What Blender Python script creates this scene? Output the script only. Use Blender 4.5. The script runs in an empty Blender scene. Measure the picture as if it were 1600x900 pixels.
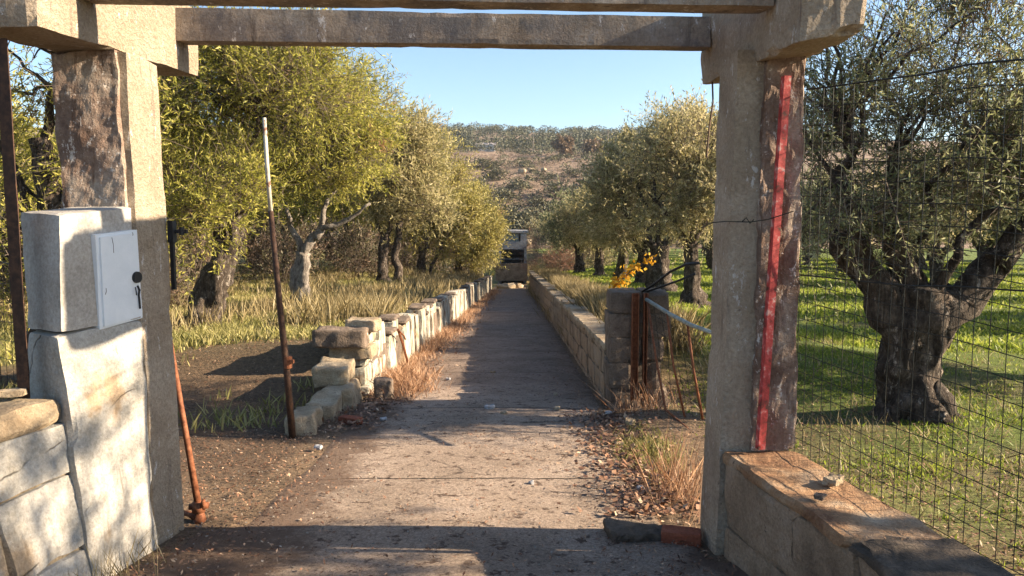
import bpy, math, random
import numpy as np
from mathutils import Vector, Matrix, noise as mnoise
random.seed(7); RNG = np.random.default_rng(7)
C = bpy.context.scene.collection
sc = bpy.context.scene
R = math.radians

# ------------------------------------------------------------ camera, sky, sun, exposure
PITCH = R(5.0); F = 1200.0; EYE = 1.65
cam = bpy.data.objects.new('camera', bpy.data.cameras.new('camera'))
C.objects.link(cam); sc.camera = cam
cam.location = (0, 0, EYE); cam.rotation_euler = (R(90) - PITCH, 0, 0)
cam.data.sensor_width = 36; cam.data.lens = 36 * F / 1600
cam.data.clip_start = 0.05; cam.data.clip_end = 5000
SUN_EL = R(22.0)
SUN_AZ = Vector((1.0, -0.022, 0)).normalized()          # horizontal direction towards the sun
w = bpy.data.worlds.new('World'); sc.world = w; w.use_nodes = True
nt = w.node_tree; nt.nodes.clear()
sky = nt.nodes.new('ShaderNodeTexSky'); sky.sky_type = 'NISHITA'; sky.sun_disc = False
sky.sun_elevation = SUN_EL; sky.sun_rotation = math.atan2(SUN_AZ.x, SUN_AZ.y)
sky.air_density = 1.0; sky.dust_density = 0.7; sky.ozone_density = 2.6
bg = nt.nodes.new('ShaderNodeBackground'); bg.inputs[1].default_value = 0.070
wo = nt.nodes.new('ShaderNodeOutputWorld')
nt.links.new(sky.outputs[0], bg.inputs[0]); nt.links.new(bg.outputs[0], wo.inputs[0])
sl = bpy.data.lights.new('sun', 'SUN'); sl.energy = 5.0; sl.angle = R(0.5); sl.color = (1.0, 0.82, 0.60)
so = bpy.data.objects.new('sun', sl); C.objects.link(so)
sdir = Vector((SUN_AZ.x * math.cos(SUN_EL), SUN_AZ.y * math.cos(SUN_EL), math.sin(SUN_EL)))
so.rotation_euler = sdir.to_track_quat('Z', 'Y').to_euler(); so.location = (30, 0, 20)
sc.view_settings.view_transform = 'Standard'; sc.view_settings.look = 'None'
sc.view_settings.gamma = 1; sc.view_settings.exposure = 1.92
sc.view_settings.use_curve_mapping = False
sc.render.engine = 'CYCLES'
sc.cycles.max_bounces = 6; sc.cycles.diffuse_bounces = 3; sc.cycles.transmission_bounces = 3
sc.cycles.glossy_bounces = 2; sc.cycles.volume_bounces = 0; sc.cycles.transparent_max_bounces = 4
sc.cycles.caustics_reflective = False; sc.cycles.caustics_refractive = False

def P(px, py, y):
    """world point seen at photo pixel (px,py) of the 1600x900 photo at forward distance y"""
    a = (px - 800) / F; b = -(py - 450) / F
    t = y / (math.cos(PITCH) + b * math.sin(PITCH))
    return Vector((a * t, y, EYE + (-math.sin(PITCH) + b * math.cos(PITCH)) * t))

# ------------------------------------------------------------ materials
def ramp(nt, fac, cols, mode='LINEAR'):
    r = nt.nodes.new('ShaderNodeValToRGB'); r.color_ramp.interpolation = mode
    e = r.color_ramp.elements
    while len(e) < len(cols): e.new(0.5)
    for i, (p, c) in enumerate(cols):
        e[i].position = p; e[i].color = (*c, 1) if len(c) == 3 else c
    nt.links.new(fac, r.inputs[0]); return r.outputs[0]
def noise(nt, vec, scale, detail=4, rough=0.6, dist=0.0, stretch=None):
    if stretch:
        m = nt.nodes.new('ShaderNodeMapping'); m.inputs['Scale'].default_value = stretch
        nt.links.new(vec, m.inputs[0]); vec = m.outputs[0]
    n = nt.nodes.new('ShaderNodeTexNoise'); n.inputs['Scale'].default_value = scale
    n.inputs['Detail'].default_value = detail; n.inputs['Roughness'].default_value = rough
    n.inputs['Distortion'].default_value = dist
    nt.links.new(vec, n.inputs['Vector']); return n.outputs['Fac']
def mixc(nt, fac, a, b, mode='MIX'):
    m = nt.nodes.new('ShaderNodeMix'); m.data_type = 'RGBA'; m.blend_type = mode
    for s, v in ((m.inputs[0], fac), (m.inputs[6], a), (m.inputs[7], b)):
        if isinstance(v, (int, float)): s.default_value = v
        elif isinstance(v, tuple): s.default_value = (*v, 1)
        else: nt.links.new(v, s)
    return m.outputs[2]
def base(name):
    m = bpy.data.materials.new(name); m.use_nodes = True; nt = m.node_tree
    b = nt.nodes['Principled BSDF']; g = nt.nodes.new('ShaderNodeNewGeometry')
    b.inputs['Specular IOR Level'].default_value = 0.25
    return m, nt, b, g
def bump(nt, b, h, strength, dist=0.02):
    n = nt.nodes.new('ShaderNodeBump'); n.inputs['Strength'].default_value = strength
    n.inputs['Distance'].default_value = dist; nt.links.new(h, n.inputs['Height'])
    nt.links.new(n.outputs[0], b.inputs['Normal']); return n
def addm(nt, a, b, op='ADD'):
    m = nt.nodes.new('ShaderNodeMath'); m.operation = op
    for s, v in ((m.inputs[0], a), (m.inputs[1], b)):
        if isinstance(v, (int, float)): s.default_value = v
        else: nt.links.new(v, s)
    return m.outputs[0]
def stone(name, cols, scale=3.0, streak=None, streak_col=(.05, .04, .03), spots=None, bstr=0.6, bscale=25, rough=0.95,
          cracks=None, patch=None, flakes=None, fissure=0):
    m, nt, b, g = base(name); v = g.outputs['Position']
    c = ramp(nt, noise(nt, v, scale, 7, .65, .4), cols)
    if patch:
        f = ramp(nt, noise(nt, v, patch[1], 5, .6), [(patch[2] - .04, (0, 0, 0)), (patch[2] + .04, (1, 1, 1))])
        c = mixc(nt, f, c, patch[0])
    fine = noise(nt, v, 60, 4, .7)
    c = mixc(nt, 0.55, c, ramp(nt, fine, [(.3, (.35, .33, .31)), (.65, (1, 1, 1))]), 'MULTIPLY')
    if streak:
        f = ramp(nt, noise(nt, v, 5.0, 6, .7, .3, (3.0, 3.0, .35)), [(streak, (0, 0, 0)), (streak + .14, (1, 1, 1))])
        c = mixc(nt, f, c, streak_col)
    if spots:
        f = ramp(nt, noise(nt, v, 28, 5, .75), [(spots[1], (0, 0, 0)), (spots[1] + .05, (1, 1, 1))])
        c = mixc(nt, f, c, spots[0])
    if flakes:
        f = ramp(nt, noise(nt, v, 9, 7, .8, .2, (1.6, 1.6, .7)), [(flakes[1], (0, 0, 0)), (flakes[1] + .03, (1, 1, 1))])
        c = mixc(nt, f, c, flakes[0])
    h = addm(nt, noise(nt, v, bscale, 8, .7), addm(nt, fine, .5, 'MULTIPLY'))
    if fissure:
        fs = noise(nt, v, 11, 5, .7, 1.2, (1.6, 1.6, .3)); h = addm(nt, h, addm(nt, fs, fissure, 'MULTIPLY')); c = mixc(nt, .8, c, ramp(nt, fs, [(.38, (.3, .28, .26)), (.5, (1, 1, 1)), (.62, (1.5, 1.45, 1.4))]), 'MULTIPLY')
    if cracks:
        vo = nt.nodes.new('ShaderNodeTexVoronoi'); vo.feature = 'DISTANCE_TO_EDGE'
        vo.inputs['Scale'].default_value = cracks
        nn = nt.nodes.new('ShaderNodeTexNoise'); nn.inputs['Scale'].default_value = 3.0; nn.inputs['Detail'].default_value = 5
        nt.links.new(v, nn.inputs['Vector'])
        mm = nt.nodes.new('ShaderNodeVectorMath'); mm.operation = 'MULTIPLY_ADD'; mm.inputs[1].default_value = (.16, .16, .16)
        nt.links.new(nn.outputs['Color'], mm.inputs[0]); nt.links.new(v, mm.inputs[2]); nt.links.new(mm.outputs[0], vo.inputs['Vector'])
        f = ramp(nt, vo.outputs['Distance'], [(.0, (.8, .8, .8)), (.007, (0, 0, 0))])
        keep = ramp(nt, noise(nt, v, 2.1, 3), [(.55, (0, 0, 0)), (.6, (1, 1, 1))])
        f = mixc(nt, 1.0, f, keep, 'MULTIPLY')
        c = mixc(nt, f, c, (.03, .025, .02)); h = addm(nt, h, f, 'SUBTRACT')
    nt.links.new(c, b.inputs['Base Color']); b.inputs['Roughness'].default_value = rough
    bump(nt, b, h, bstr, .03); return m
def leafm(name, cols, trans=.3, brown=None, nscale=1.6):
    m, nt, b, g = base(name)
    v = g.outputs['Position']
    oi = nt.nodes.new('ShaderNodeObjectInfo')
    r = addm(nt, addm(nt, g.outputs['Random Per Island'], .5, 'MULTIPLY'), addm(nt, noise(nt, v, nscale, 4, .7), .72, 'MULTIPLY'))
    r = addm(nt, r, addm(nt, oi.outputs['Random'], .1, 'MULTIPLY'))
    r = addm(nt, r, -.15)
    c = ramp(nt, r, cols)
    if brown:
        f = ramp(nt, noise(nt, v, .8, 4), [(brown[1], (0, 0, 0)), (brown[1] + .07, (1, 1, 1))])
        c = mixc(nt, f, c, brown[0])
    nt.links.new(c, b.inputs['Base Color']); b.inputs['Roughness'].default_value = .55
    t = nt.nodes.new('ShaderNodeBsdfTranslucent'); nt.links.new(c, t.inputs[0])
    ms = nt.nodes.new('ShaderNodeMixShader'); ms.inputs[0].default_value = trans
    o = nt.nodes['Material Output']
    nt.links.new(b.outputs[0], ms.inputs[1]); nt.links.new(t.outputs[0], ms.inputs[2]); nt.links.new(ms.outputs[0], o.inputs[0])
    return m
def metal(name, cols, scale=30, rough=.7, met=.2):
    m, nt, b, g = base(name)
    c = ramp(nt, noise(nt, g.outputs['Position'], scale, 6, .7), cols)
    nt.links.new(c, b.inputs['Base Color']); b.inputs['Roughness'].default_value = rough; b.inputs['Metallic'].default_value = met
    bump(nt, b, noise(nt, g.outputs['Position'], scale * 3, 5), .4, .003); return m

concrete = stone('concrete', [(.3, (.34, .26, .18)), (.5, (.50, .40, .295)), (.7, (.60, .51, .40))], 2.6, streak=.585,
                 streak_col=(.19, .14, .11), spots=((.14, .10, .08), .645), bstr=1.0, bscale=30, flakes=((.66, .62, .57), .60), patch=((.45, .36, .26), 1.5, .53))
concrete_rough = stone('concrete_rough', [(.3, (.16, .10, .075)), (.5, (.30, .215, .165)), (.72, (.52, .45, .37))], 4.0, streak=.50,
                 streak_col=(.13, .075, .05), spots=((.62, .56, .5), .61), bstr=1.0, bscale=16, flakes=((.62, .56, .50), .585))
beam_conc = stone('beam_concrete', [(.3, (.27, .20, .14)), (.55, (.42, .34, .26)), (.7, (.5, .43, .36))], 5.0,
                 spots=((.1, .08, .06), .64), streak=.57, streak_col=(.13, .10, .08), bstr=.8, bscale=40, flakes=((.62, .57, .52), .60), patch=((.26, .22, .19), 2.2, .52))
plaster = stone('white_plaster', [(.3, (.30, .27, .22)), (.48, (.42, .395, .35)), (.7, (.50, .475, .43))], 3.0, streak=.62, streak_col=(.2, .17, .13), spots=((.24, .2, .15), .68),
                patch=((.33, .25, .17), 2.6, .60), bstr=.6, bscale=14, cracks=1.3)
blockplaster = stone('grey_plaster', [(.3, (.30, .27, .23)), (.5, (.42, .39, .35)), (.7, (.5, .48, .44))], 4.0,
                spots=((.3, .27, .23), .67), bstr=.3, bscale=20, cracks=1.2)
limestone = stone('limestone', [(.3, (.24, .17, .105)), (.5, (.40, .31, .205)), (.7, (.54, .46, .34))], 3.5,
                spots=((.12, .09, .06), .63), bstr=1.0, bscale=18)
walltan = stone('tan_stone', [(.3, (.19, .135, .09)), (.5, (.34, .25, .17)), (.7, (.46, .36, .27))], 3.0,
                spots=((.08, .06, .045), .64), streak=.62, streak_col=(.1, .065, .04), bstr=.9, bscale=14, cracks=1.6)
rusttop = stone('rust_stained_stone', [(.3, (.2, .09, .045)), (.5, (.40, .24, .13)), (.68, (.52, .40, .28))], 3.0,
                spots=((.07, .05, .04), .62), bstr=1.0, bscale=14)
darkshade = stone('dark_stone_with_shade', [(.3, (.05, .042, .033)), (.5, (.13, .10, .075)), (.7, (.26, .2, .15))], 4.0, bstr=1.0, bscale=14)  # rusty dark brown, with the shade over the wall top painted in
lime_wash = stone('flaking_whitewash', [(.3, (.27, .24, .18)), (.5, (.45, .43, .35)), (.7, (.58, .57, .49))], 2.5, streak=.49,
                streak_col=(.13, .075, .045), patch=((.34, .25, .16), 3.0, .60), bstr=.7, bscale=18)
darkpier = stone('pillar_stone', [(.3, (.09, .07, .055)), (.5, (.19, .145, .11)), (.7, (.34, .26, .2))], 3.5,
                spots=((.05, .04, .03), .62), bstr=1.0, bscale=15)
oldconc = stone('weathered_grey_concrete', [(.3, (.2, .2, .21)), (.5, (.34, .34, .35)), (.7, (.46, .46, .46))], 1.2, streak=.6,
                streak_col=(.08, .07, .07), bstr=.4, bscale=6)
brickm = stone('red_brick', [(.3, (.20, .055, .03)), (.6, (.34, .11, .06)), (.7, (.4, .2, .12))], 9, bstr=.6)
rust = metal('rust', [(.3, (.07, .025, .012)), (.5, (.18, .065, .03)), (.7, (.28, .12, .06))])
darkrust = metal('dark_rust', [(.3, (.025, .016, .012)), (.5, (.055, .03, .02)), (.7, (.11, .055, .03))])
redpaint = metal('red_oxide_paint', [(.38, (.09, .035, .025)), (.45, (.27, .035, .03)), (.52, (.40, .05, .045)), (.58, (.44, .09, .08)), (.64, (.50, .30, .26))], 17, .6, 0)
paleold = metal('pale_old_paint', [(.35, (.30, .27, .22)), (.5, (.46, .44, .37)), (.62, (.16, .075, .045))], 12, .6, 0)
greypipe = metal('grey_pipe', [(.3, (.16, .17, .15)), (.6, (.33, .35, .31))], 18, .5, .3)
boxpaint = metal('white_cabinet_paint', [(.3, (.62, .66, .70)), (.7, (.72, .75, .78))], 6, .45, 0)
blackp = metal('black_plastic', [(.3, (.012, .012, .013)), (.7, (.025, .025, .028))], 20, .45, 0)
wirem = metal('fence_wire', [(.3, (.012, .014, .012)), (.7, (.04, .038, .03))], 40, .6, .3)
bark = stone('olive_bark', [(.3, (.035, .026, .02)), (.5, (.085, .065, .05)), (.7, (.2, .165, .135))], 8.0, streak=.52,
             streak_col=(.04, .03, .024), bstr=1.0, bscale=12, flakes=((.33, .29, .25), .58), fissure=2.5)
palebark = stone('pale_bark', [(.3, (.12, .10, .085)), (.5, (.24, .21, .18)), (.7, (.40, .36, .31))], 6.0, bstr=.9, bscale=16, fissure=1.5)
twigm = stone('twig_bark', [(.3, (.09, .065, .05)), (.7, (.22, .175, .14))], 8, bstr=.2)
olive_leaf = leafm('olive_leaf', [(.2, (.07, .085, .035)), (.42, (.16, .18, .08)), (.62, (.28, .29, .14)), (.85, (.46, .46, .28))], .4)
olive_gold = leafm('golden_olive_leaf', [(.2, (.14, .135, .05)), (.42, (.31, .28, .12)), (.62, (.49, .42, .21)), (.85, (.64, .55, .34))], .45,
                   brown=((.26, .15, .08), .66))
green_leaf = leafm('yellow_green_leaf', [(.2, (.11, .12, .02)), (.42, (.26, .26, .045)), (.62, (.44, .40, .08)), (.85, (.58, .50, .16))], .45,
                   brown=((.30, .17, .085), .64))
pale_leaf = leafm('pale_yellow_leaf', [(.2, (.14, .125, .03)), (.42, (.29, .26, .07)), (.62, (.43, .37, .12)), (.85, (.55, .46, .2))], .35,
                   brown=((.32, .2, .11), .62))
thicket_leaf = leafm('thicket_leaf', [(.2, (.03, .035, .018)), (.45, (.07, .07, .035)), (.65, (.12, .10, .055)), (.85, (.2, .15, .09))], .15,
                   brown=((.13, .085, .055), .5))
scrub_leaf = leafm('scrub_leaf', [(.2, (.04, .042, .02)), (.45, (.085, .082, .042)), (.7, (.15, .135, .075))], .1, nscale=.15)
brown_leaf = leafm('brown_scrub', [(.2, (.085, .055, .038)), (.45, (.17, .115, .08)), (.7, (.27, .2, .14))], .1, nscale=.15)
forest_leaf = leafm('pine_forest_leaf', [(.2, (.025, .033, .018)), (.45, (.06, .066, .034)), (.7, (.125, .12, .065))], .1, nscale=.12)
russet = leafm('russet_leaf', [(.2, (.12, .085, .05)), (.5, (.19, .13, .08)), (.8, (.26, .19, .12))], .2)
redbush = leafm('reddish_twig', [(.2, (.13, .055, .035)), (.5, (.26, .12, .075)), (.8, (.38, .2, .13))], .2)
yellowleaf = leafm('yellow_vine_leaf', [(.2, (.55, .26, .015)), (.5, (.80, .45, .03)), (.8, (.85, .6, .1))], .45)
grassm = leafm('green_grass', [(.2, (.08, .12, .015)), (.45, (.19, .25, .03)), (.65, (.31, .35, .05)), (.85, (.42, .42, .13))], .45)
straw = leafm('dry_grass', [(.2, (.12, .09, .04)), (.45, (.24, .185, .085)), (.65, (.36, .29, .15)), (.85, (.50, .42, .26))], .3)
straw_red = leafm('reddish_dry_grass', [(.2, (.2, .1, .05)), (.45, (.36, .2, .11)), (.65, (.5, .32, .2)), (.85, (.6, .42, .3))], .3)
litterm = leafm('dead_leaves', [(.2, (.06, .03, .018)), (.45, (.17, .085, .05)), (.65, (.3, .17, .10)), (.85, (.5, .38, .26))], .05, nscale=4)
pebblem = stone('pebbles', [(.3, (.13, .11, .09)), (.7, (.36, .32, .27))], 9, bstr=.3)

# ------------------------------------------------------------ mesh helpers
def link(name, me, mats, parent=None, smooth=False):
    o = bpy.data.objects.new(name, me); C.objects.link(o)
    for m in (mats if isinstance(mats, (list, tuple)) else [mats]): me.materials.append(m)
    if smooth: me.polygons.foreach_set('use_smooth', np.ones(len(me.polygons), bool))
    if parent: o.parent = parent
    return o
def npmesh(name, V, Q, mi=None):
    """quads or tris from numpy arrays"""
    me = bpy.data.meshes.new(name); V = np.asarray(V, np.float32); Q = np.asarray(Q, np.int32)
    k = Q.shape[1]; me.vertices.add(len(V)); me.vertices.foreach_set('co', V.ravel())
    me.loops.add(Q.size); me.loops.foreach_set('vertex_index', Q.ravel())
    me.polygons.add(len(Q)); me.polygons.foreach_set('loop_start', np.arange(0, Q.size, k, dtype=np.int32))
    if mi is not None: me.polygons.foreach_set('material_index', np.asarray(mi, np.int32))
    me.update(calc_edges=True); return me
class MB:
    def __init__(s): s.v = []; s.f = []
    def add(s, v, f):
        n = len(s.v); s.v += [tuple(p) for p in v]; s.f += [tuple(i + n for i in q) for q in f]
    def tube(s, pts, rad, n=8, wob=0.0, seed=0, cap=True):
        pts = [Vector(p) for p in pts]
        if not isinstance(rad, (list, tuple)): rad = [rad] * len(pts)
        vs = []; prev = None
        for i, p in enumerate(pts):
            t = (pts[min(i + 1, len(pts) - 1)] - pts[max(i - 1, 0)]).normalized()
            if prev is None:
                a = Vector((1, 0, 0)) if abs(t.x) < .8 else Vector((0, 1, 0))
                u = t.cross(a).normalized()
            else:
                u = (prev - t * prev.dot(t)).normalized()
            prev = u; vv = t.cross(u)
            for k in range(n):
                an = 2 * math.pi * k / n; d = u * math.cos(an) + vv * math.sin(an)
                r = rad[i]
                if wob:
                    q = p + d * r
                    r *= 1 + wob * mnoise.noise(Vector((q.x * 6 + seed, q.y * 6, q.z * 1.6 + 2 * mnoise.noise(q * 2)))) + wob * .45 * mnoise.noise(Vector((q.x * 16, q.y * 16, q.z * 5)))
                vs.append(p + d * r)
        fs = []
        for i in range(len(pts) - 1):
            for k in range(n):
                k2 = (k + 1) % n; fs.append((i * n + k, i * n + k2, (i + 1) * n + k2, (i + 1) * n + k))
        if cap:
            fs.append(tuple(range(n - 1, -1, -1))); fs.append(tuple((len(pts) - 1) * n + k for k in range(n)))
        s.add(vs, fs)
    def box(s, c, d, rz=0, tilt=None):
        M = Matrix.Rotation(rz, 3, 'Z')
        if tilt: M = M @ Matrix.Rotation(tilt[1], 3, tilt[0])
        vs = [Vector(c) + M @ Vector((x * d[0] / 2, y * d[1] / 2, z * d[2] / 2)) for x in (-1, 1) for y in (-1, 1) for z in (-1, 1)]
        s.add(vs, [(0, 1, 3, 2), (4, 6, 7, 5), (0, 4, 5, 1), (2, 3, 7, 6), (0, 2, 6, 4), (1, 5, 7, 3)])
    def hexa(s, b, t, n=(6, 6, 10), amp=.01, fr=3.0, seed=0, rnd=.0, chip=0.0):
        """rough solid between bottom quad b and top quad t (4 corners each, same order), finely subdivided, noise displaced"""
        b = [Vector(p) for p in b]; t = [Vector(p) for p in t]
        nx, ny, nz = n; idx = {}; vs = []; fs = []
        ctr = sum(b + t, Vector()) / 8
        size = ((t[0] - b[0]).length + (b[1] - b[0]).length + (b[3] - b[0]).length) / 3
        def pt(i, j, k):
            key = (i, j, k)
            if key in idx: return idx[key]
            u, v, ww = i / nx, j / ny, k / nz
            lo = b[0].lerp(b[1], u).lerp(b[3].lerp(b[2], u), v)
            hi = t[0].lerp(t[1], u).lerp(t[3].lerp(t[2], u), v)
            p = lo.lerp(hi, ww)
            ex = (i in (0, nx)) + (j in (0, ny)) + (k in (0, nz))
            q = p + Vector((seed * 3.1, seed * 1.7, seed))
            out = (p - ctr).normalized()
            if amp: p = p + mnoise.noise_vector(q * fr) * amp + mnoise.noise_vector(q * fr * 4) * amp * .4
            if ex >= 2:
                c = rnd * (1 if ex == 2 else 1.8)
                if chip: c += max(0, mnoise.noise(q * 6) - .1) * chip
                p = p - out * c
            idx[key] = len(vs); vs.append(p); return idx[key]
        for k in range(nz):
            for i in range(nx):
                fs.append((pt(i, 0, k), pt(i + 1, 0, k), pt(i + 1, 0, k + 1), pt(i, 0, k + 1)))
                fs.append((pt(i, ny, k), pt(i, ny, k + 1), pt(i + 1, ny, k + 1), pt(i + 1, ny, k)))
            for j in range(ny):
                fs.append((pt(0, j, k), pt(0, j, k + 1), pt(0, j + 1, k + 1), pt(0, j + 1, k)))
                fs.append((pt(nx, j, k), pt(nx, j + 1, k), pt(nx, j + 1, k + 1), pt(nx, j, k + 1)))
        for i in range(nx):
            for j in range(ny):
                fs.append((pt(i, j, 0), pt(i, j + 1, 0), pt(i + 1, j + 1, 0), pt(i + 1, j, 0)))
                fs.append((pt(i, j, nz), pt(i + 1, j, nz), pt(i + 1, j + 1, nz), pt(i, j + 1, nz)))
        s.add(vs, fs)
    def rock(s, c, d, rz=0, seed=0, amp=.12, n=4, tilt=0.0, rnd=.12):
        M = Matrix.Rotation(rz, 3, 'Z') @ Matrix.Rotation(tilt, 3, 'X'); c = Vector(c)
        q = [(-1, -1), (1, -1), (1, 1), (-1, 1)]
        b = [c + M @ Vector((x * d[0] / 2, y * d[1] / 2, -d[2] / 2)) for x, y in q]
        t = [c + M @ Vector((x * d[0] / 2, y * d[1] / 2, d[2] / 2)) for x, y in q]
        m = min(d); s.hexa(b, t, (n, n, n), amp * m, 1.2 / m * .6, seed, rnd * m * .6)
    def build(s, name, m, parent=None, smooth=False):
        me = bpy.data.meshes.new(name); me.from_pydata(s.v, [], s.f); me.update()
        return link(name, me, m, parent, smooth)
def tag(o, label=None, cat=None, group=None, kind=None):
    if label: o['label'] = label
    if cat: o['category'] = cat
    if group: o['group'] = group
    if kind: o['kind'] = kind
    return o
def empty(name, loc, label, cat, group=None):
    o = bpy.data.objects.new(name, None); C.objects.link(o); o.location = loc
    o.empty_display_size = .1
    return tag(o, label, cat, group)
def localise(o, root):
    """mesh was built in world coordinates: hang it under root without moving it"""
    o.parent = root; o.matrix_parent_inverse = Matrix.Translation(-Vector(root.location))
def part(mb, name, m, root, smooth=False):
    o = mb.build(name, m, None, smooth); localise(o, root); return o
def copy_tree(o, parent=None):
    c = o.copy(); C.objects.link(c); c.parent = parent
    if parent is not None: c.matrix_parent_inverse = o.matrix_parent_inverse.copy()
    for ch in list(o.children): copy_tree(ch, c)
    return c

# ------------------------------------------------------------ terrain
def sstep(a, b, x):
    t = np.clip((x - a) / (b - a), 0, 1); return t * t * (3 - 2 * t)
def zroad(y): return -.058 * np.maximum(0, y - 3) * (y < 1e9)
def zfield(y): return -.03 * np.maximum(0, np.minimum(y, 30) - 3) - .015 * np.maximum(0, y - 30)
RL = lambda y: -1.62 + .0125 * (y - 8.9)      # inner face of the left road wall
RR = lambda y: .99 + .0012 * (y - 7.6)        # inner face of the right road wall
HL = lambda y: .64 + .0055 * (y - 8.9)
HR = lambda y: .62 + .012 * (y - 7.6)
def nz2(x, y, s, seed=0):
    """cheap smooth 2-D noise, vectorised"""
    r = np.random.default_rng(seed); out = 0 * x
    for k in range(6):
        a = r.uniform(0, 6.283); f = s * r.uniform(.6, 1.7); ph = r.uniform(0, 6.283)
        out = out + np.sin((x * math.cos(a) + y * math.sin(a)) * f + ph)
    return out / 6
def terrain(x, y):
    x = np.asarray(x, float); y = np.asarray(y, float)
    zr = zroad(np.minimum(y, 64)); zf = zfield(y) 
    # lateral blend: bank just below the wall tops, then easing up to the fields
    yc = np.minimum(y, 46)
    dl = RL(yc) - .12 - x; dr = x - RR(yc) - .12
    bl = zr + HL(yc) - .10; br = zr + HR(yc) - .10
    zl = bl + (zf - bl) * sstep(.5, 5.5, dl); zrr = br + (zf - br) * sstep(.5, 5.5, dr)
    wn = sstep(7.2, 9.2, y)
    widel = sstep(.2, 3.5, -1.6 - x); wider = sstep(.2, 3.5, x - 1.1)
    sl_ = sstep(.05, .3, dl) * wn; sr_ = sstep(.05, .3, dr) * wn
    zn = zr * (1 - sl_ - sr_) + zl * sl_ + zrr * sr_
    side0 = np.maximum(widel, wider); z0 = zr * (1 - side0) + zf * side0
    z = z0 * (1 - wn) + zn * wn
    side = np.maximum(np.maximum(sl_, sr_), side0 * (1 - wn))
    far = sstep(47, 50, y); fl = sstep(1.0, 9.0, np.abs(x) - .8)
    z = z * (1 - far) + far * (zr * (1 - fl) + zf * fl)
    back = sstep(66, 76, y); z = z * (1 - back) + zf * back
    z = z + .035 * side * nz2(x, y, 1.3, 3) * sstep(5, 8, np.abs(x) + y * .2) + .015 * side * nz2(x, y, 4.5, 4)
    # small verge mound by the right stone pillar
    z = z + .10 * np.exp(-((x - 1.45) ** 2 / .25 + (y - 6.9) ** 2 / .5))
    return z
def zt(x, y): return float(terrain(np.array([x]), np.array([y]))[0])
def GP(px, py):
    lo, hi = 1.5, 80
    for _ in range(40):
        m = (lo + hi) / 2; p = P(px, py, m)
        if p.z > zt(p.x, p.y): lo = m
        else: hi = m
    p = P(px, py, lo); p.z = zt(p.x, p.y); return p
xs = np.concatenate([-np.geomspace(160, 9, 40), np.arange(-8.8, -2.2, .2), np.arange(-2.2, 2.2, .075), np.arange(2.2, 8.8, .2), np.geomspace(9, 160, 40)])
ys = np.concatenate([np.arange(-14, 1, 1.0), np.arange(1, 12, .12), np.arange(12, 30, .3), np.arange(30, 100, .9)])
X, Y = np.meshgrid(xs, ys); Z = terrain(X, Y)
onroad = (X > np.where(Y < 8, -1.35, -1.5)) & (X < .85) & (Y < 46.5)
Z = Z - np.where(onroad, .03, 0)
V = np.stack([X, Y, Z], -1).reshape(-1, 3); nx = len(xs); ny = len(ys)
I = np.arange(nx * ny).reshape(ny, nx)
Q = np.stack([I[:-1, :-1], I[:-1, 1:], I[1:, 1:], I[1:, :-1]], -1).reshape(-1, 4)
me = npmesh('ground', V, Q)
# the ground's own colours: dirt, straw, green sward
x, y = X.ravel(), Y.ravel()
n1 = nz2(x, y, .9, 11); n2 = nz2(x, y, 2.6, 12)
dirt = np.array([.21, .15, .105]); litter = np.array([.12, .082, .06]); green = np.array([.12, .165, .032]); strawc = np.array([.25, .20, .085]); sgreen = np.array([.15, .165, .04])
col = np.tile(dirt, (len(x), 1))
def lay(mask, c):
    global col
    mask = np.clip(mask, 0, 1); col = col * (1 - mask[:, None]) + c * mask[:, None]
lay(sstep(7.5, 11, y + n1 * 1.5) * (x < -1.2), sgreen)
lay(np.clip(sstep(11, 16, y + n1 * 2) + .0, 0, 1) * (x < -1.2) * np.clip(.6 + n2, 0, 1), strawc)
lay(sstep(1.5, 2.6, x + n1 * .5 - .25 * sstep(2, 5, y)) * 1.0, green * .9)
lay(sstep(1.5, 2.2, x) * (1 - sstep(4.8, 6.0, y + n1 * .9)) * .85, np.array([.23, .19, .105]))
lay((x > 1.1) * (1 - sstep(1.9, 2.8, x + n2 * .3)) * sstep(8, 9, y), strawc * .8)
lay((x < -1.7) * sstep(4.3, 5.6, y + n1 * .5) * (1 - sstep(8.5, 11.5, y + n1 * 1.2)) * .75, litter)
lay((x > 1.5) * sstep(.05, .4, -n2 + .2 * n1) * .65 * (1 - sstep(14, 22, y)), np.array([.13, .11, .055]))
lay(sstep(.25, .6, n2 + .15 * n1) * (x > 1.5) * .5, green * 1.25)
ca = me.color_attributes.new('tint', 'FLOAT_COLOR', 'POINT')
ca.data.foreach_set('color', np.concatenate([col, np.ones((len(x), 1))], 1).astype(np.float32).ravel())
m, nt, b, g = base('earth_and_grass'); v = g.outputs['Position']
at = nt.nodes.new('ShaderNodeAttribute'); at.attribute_name = 'tint'
c = mixc(nt, .85, at.outputs['Color'], ramp(nt, noise(nt, v, 22, 9, .85), [(.3, (.2, .18, .16)), (.5, (1.0, .98, .92)), (.68, (2.1, 1.95, 1.7))]), 'MULTIPLY')
c = mixc(nt, .6, c, ramp(nt, noise(nt, v, 1.6, 4, .6), [(.3, (.6, .6, .55)), (.7, (1.25, 1.2, 1.1))]), 'MULTIPLY')
nt.links.new(c, b.inputs['Base Color']); b.inputs['Roughness'].default_value = 1
bump(nt, b, noise(nt, v, 30, 8, .75), 1.0, .05)
o = link('ground', me, m, smooth=True); tag(o, kind='structure')

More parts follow.
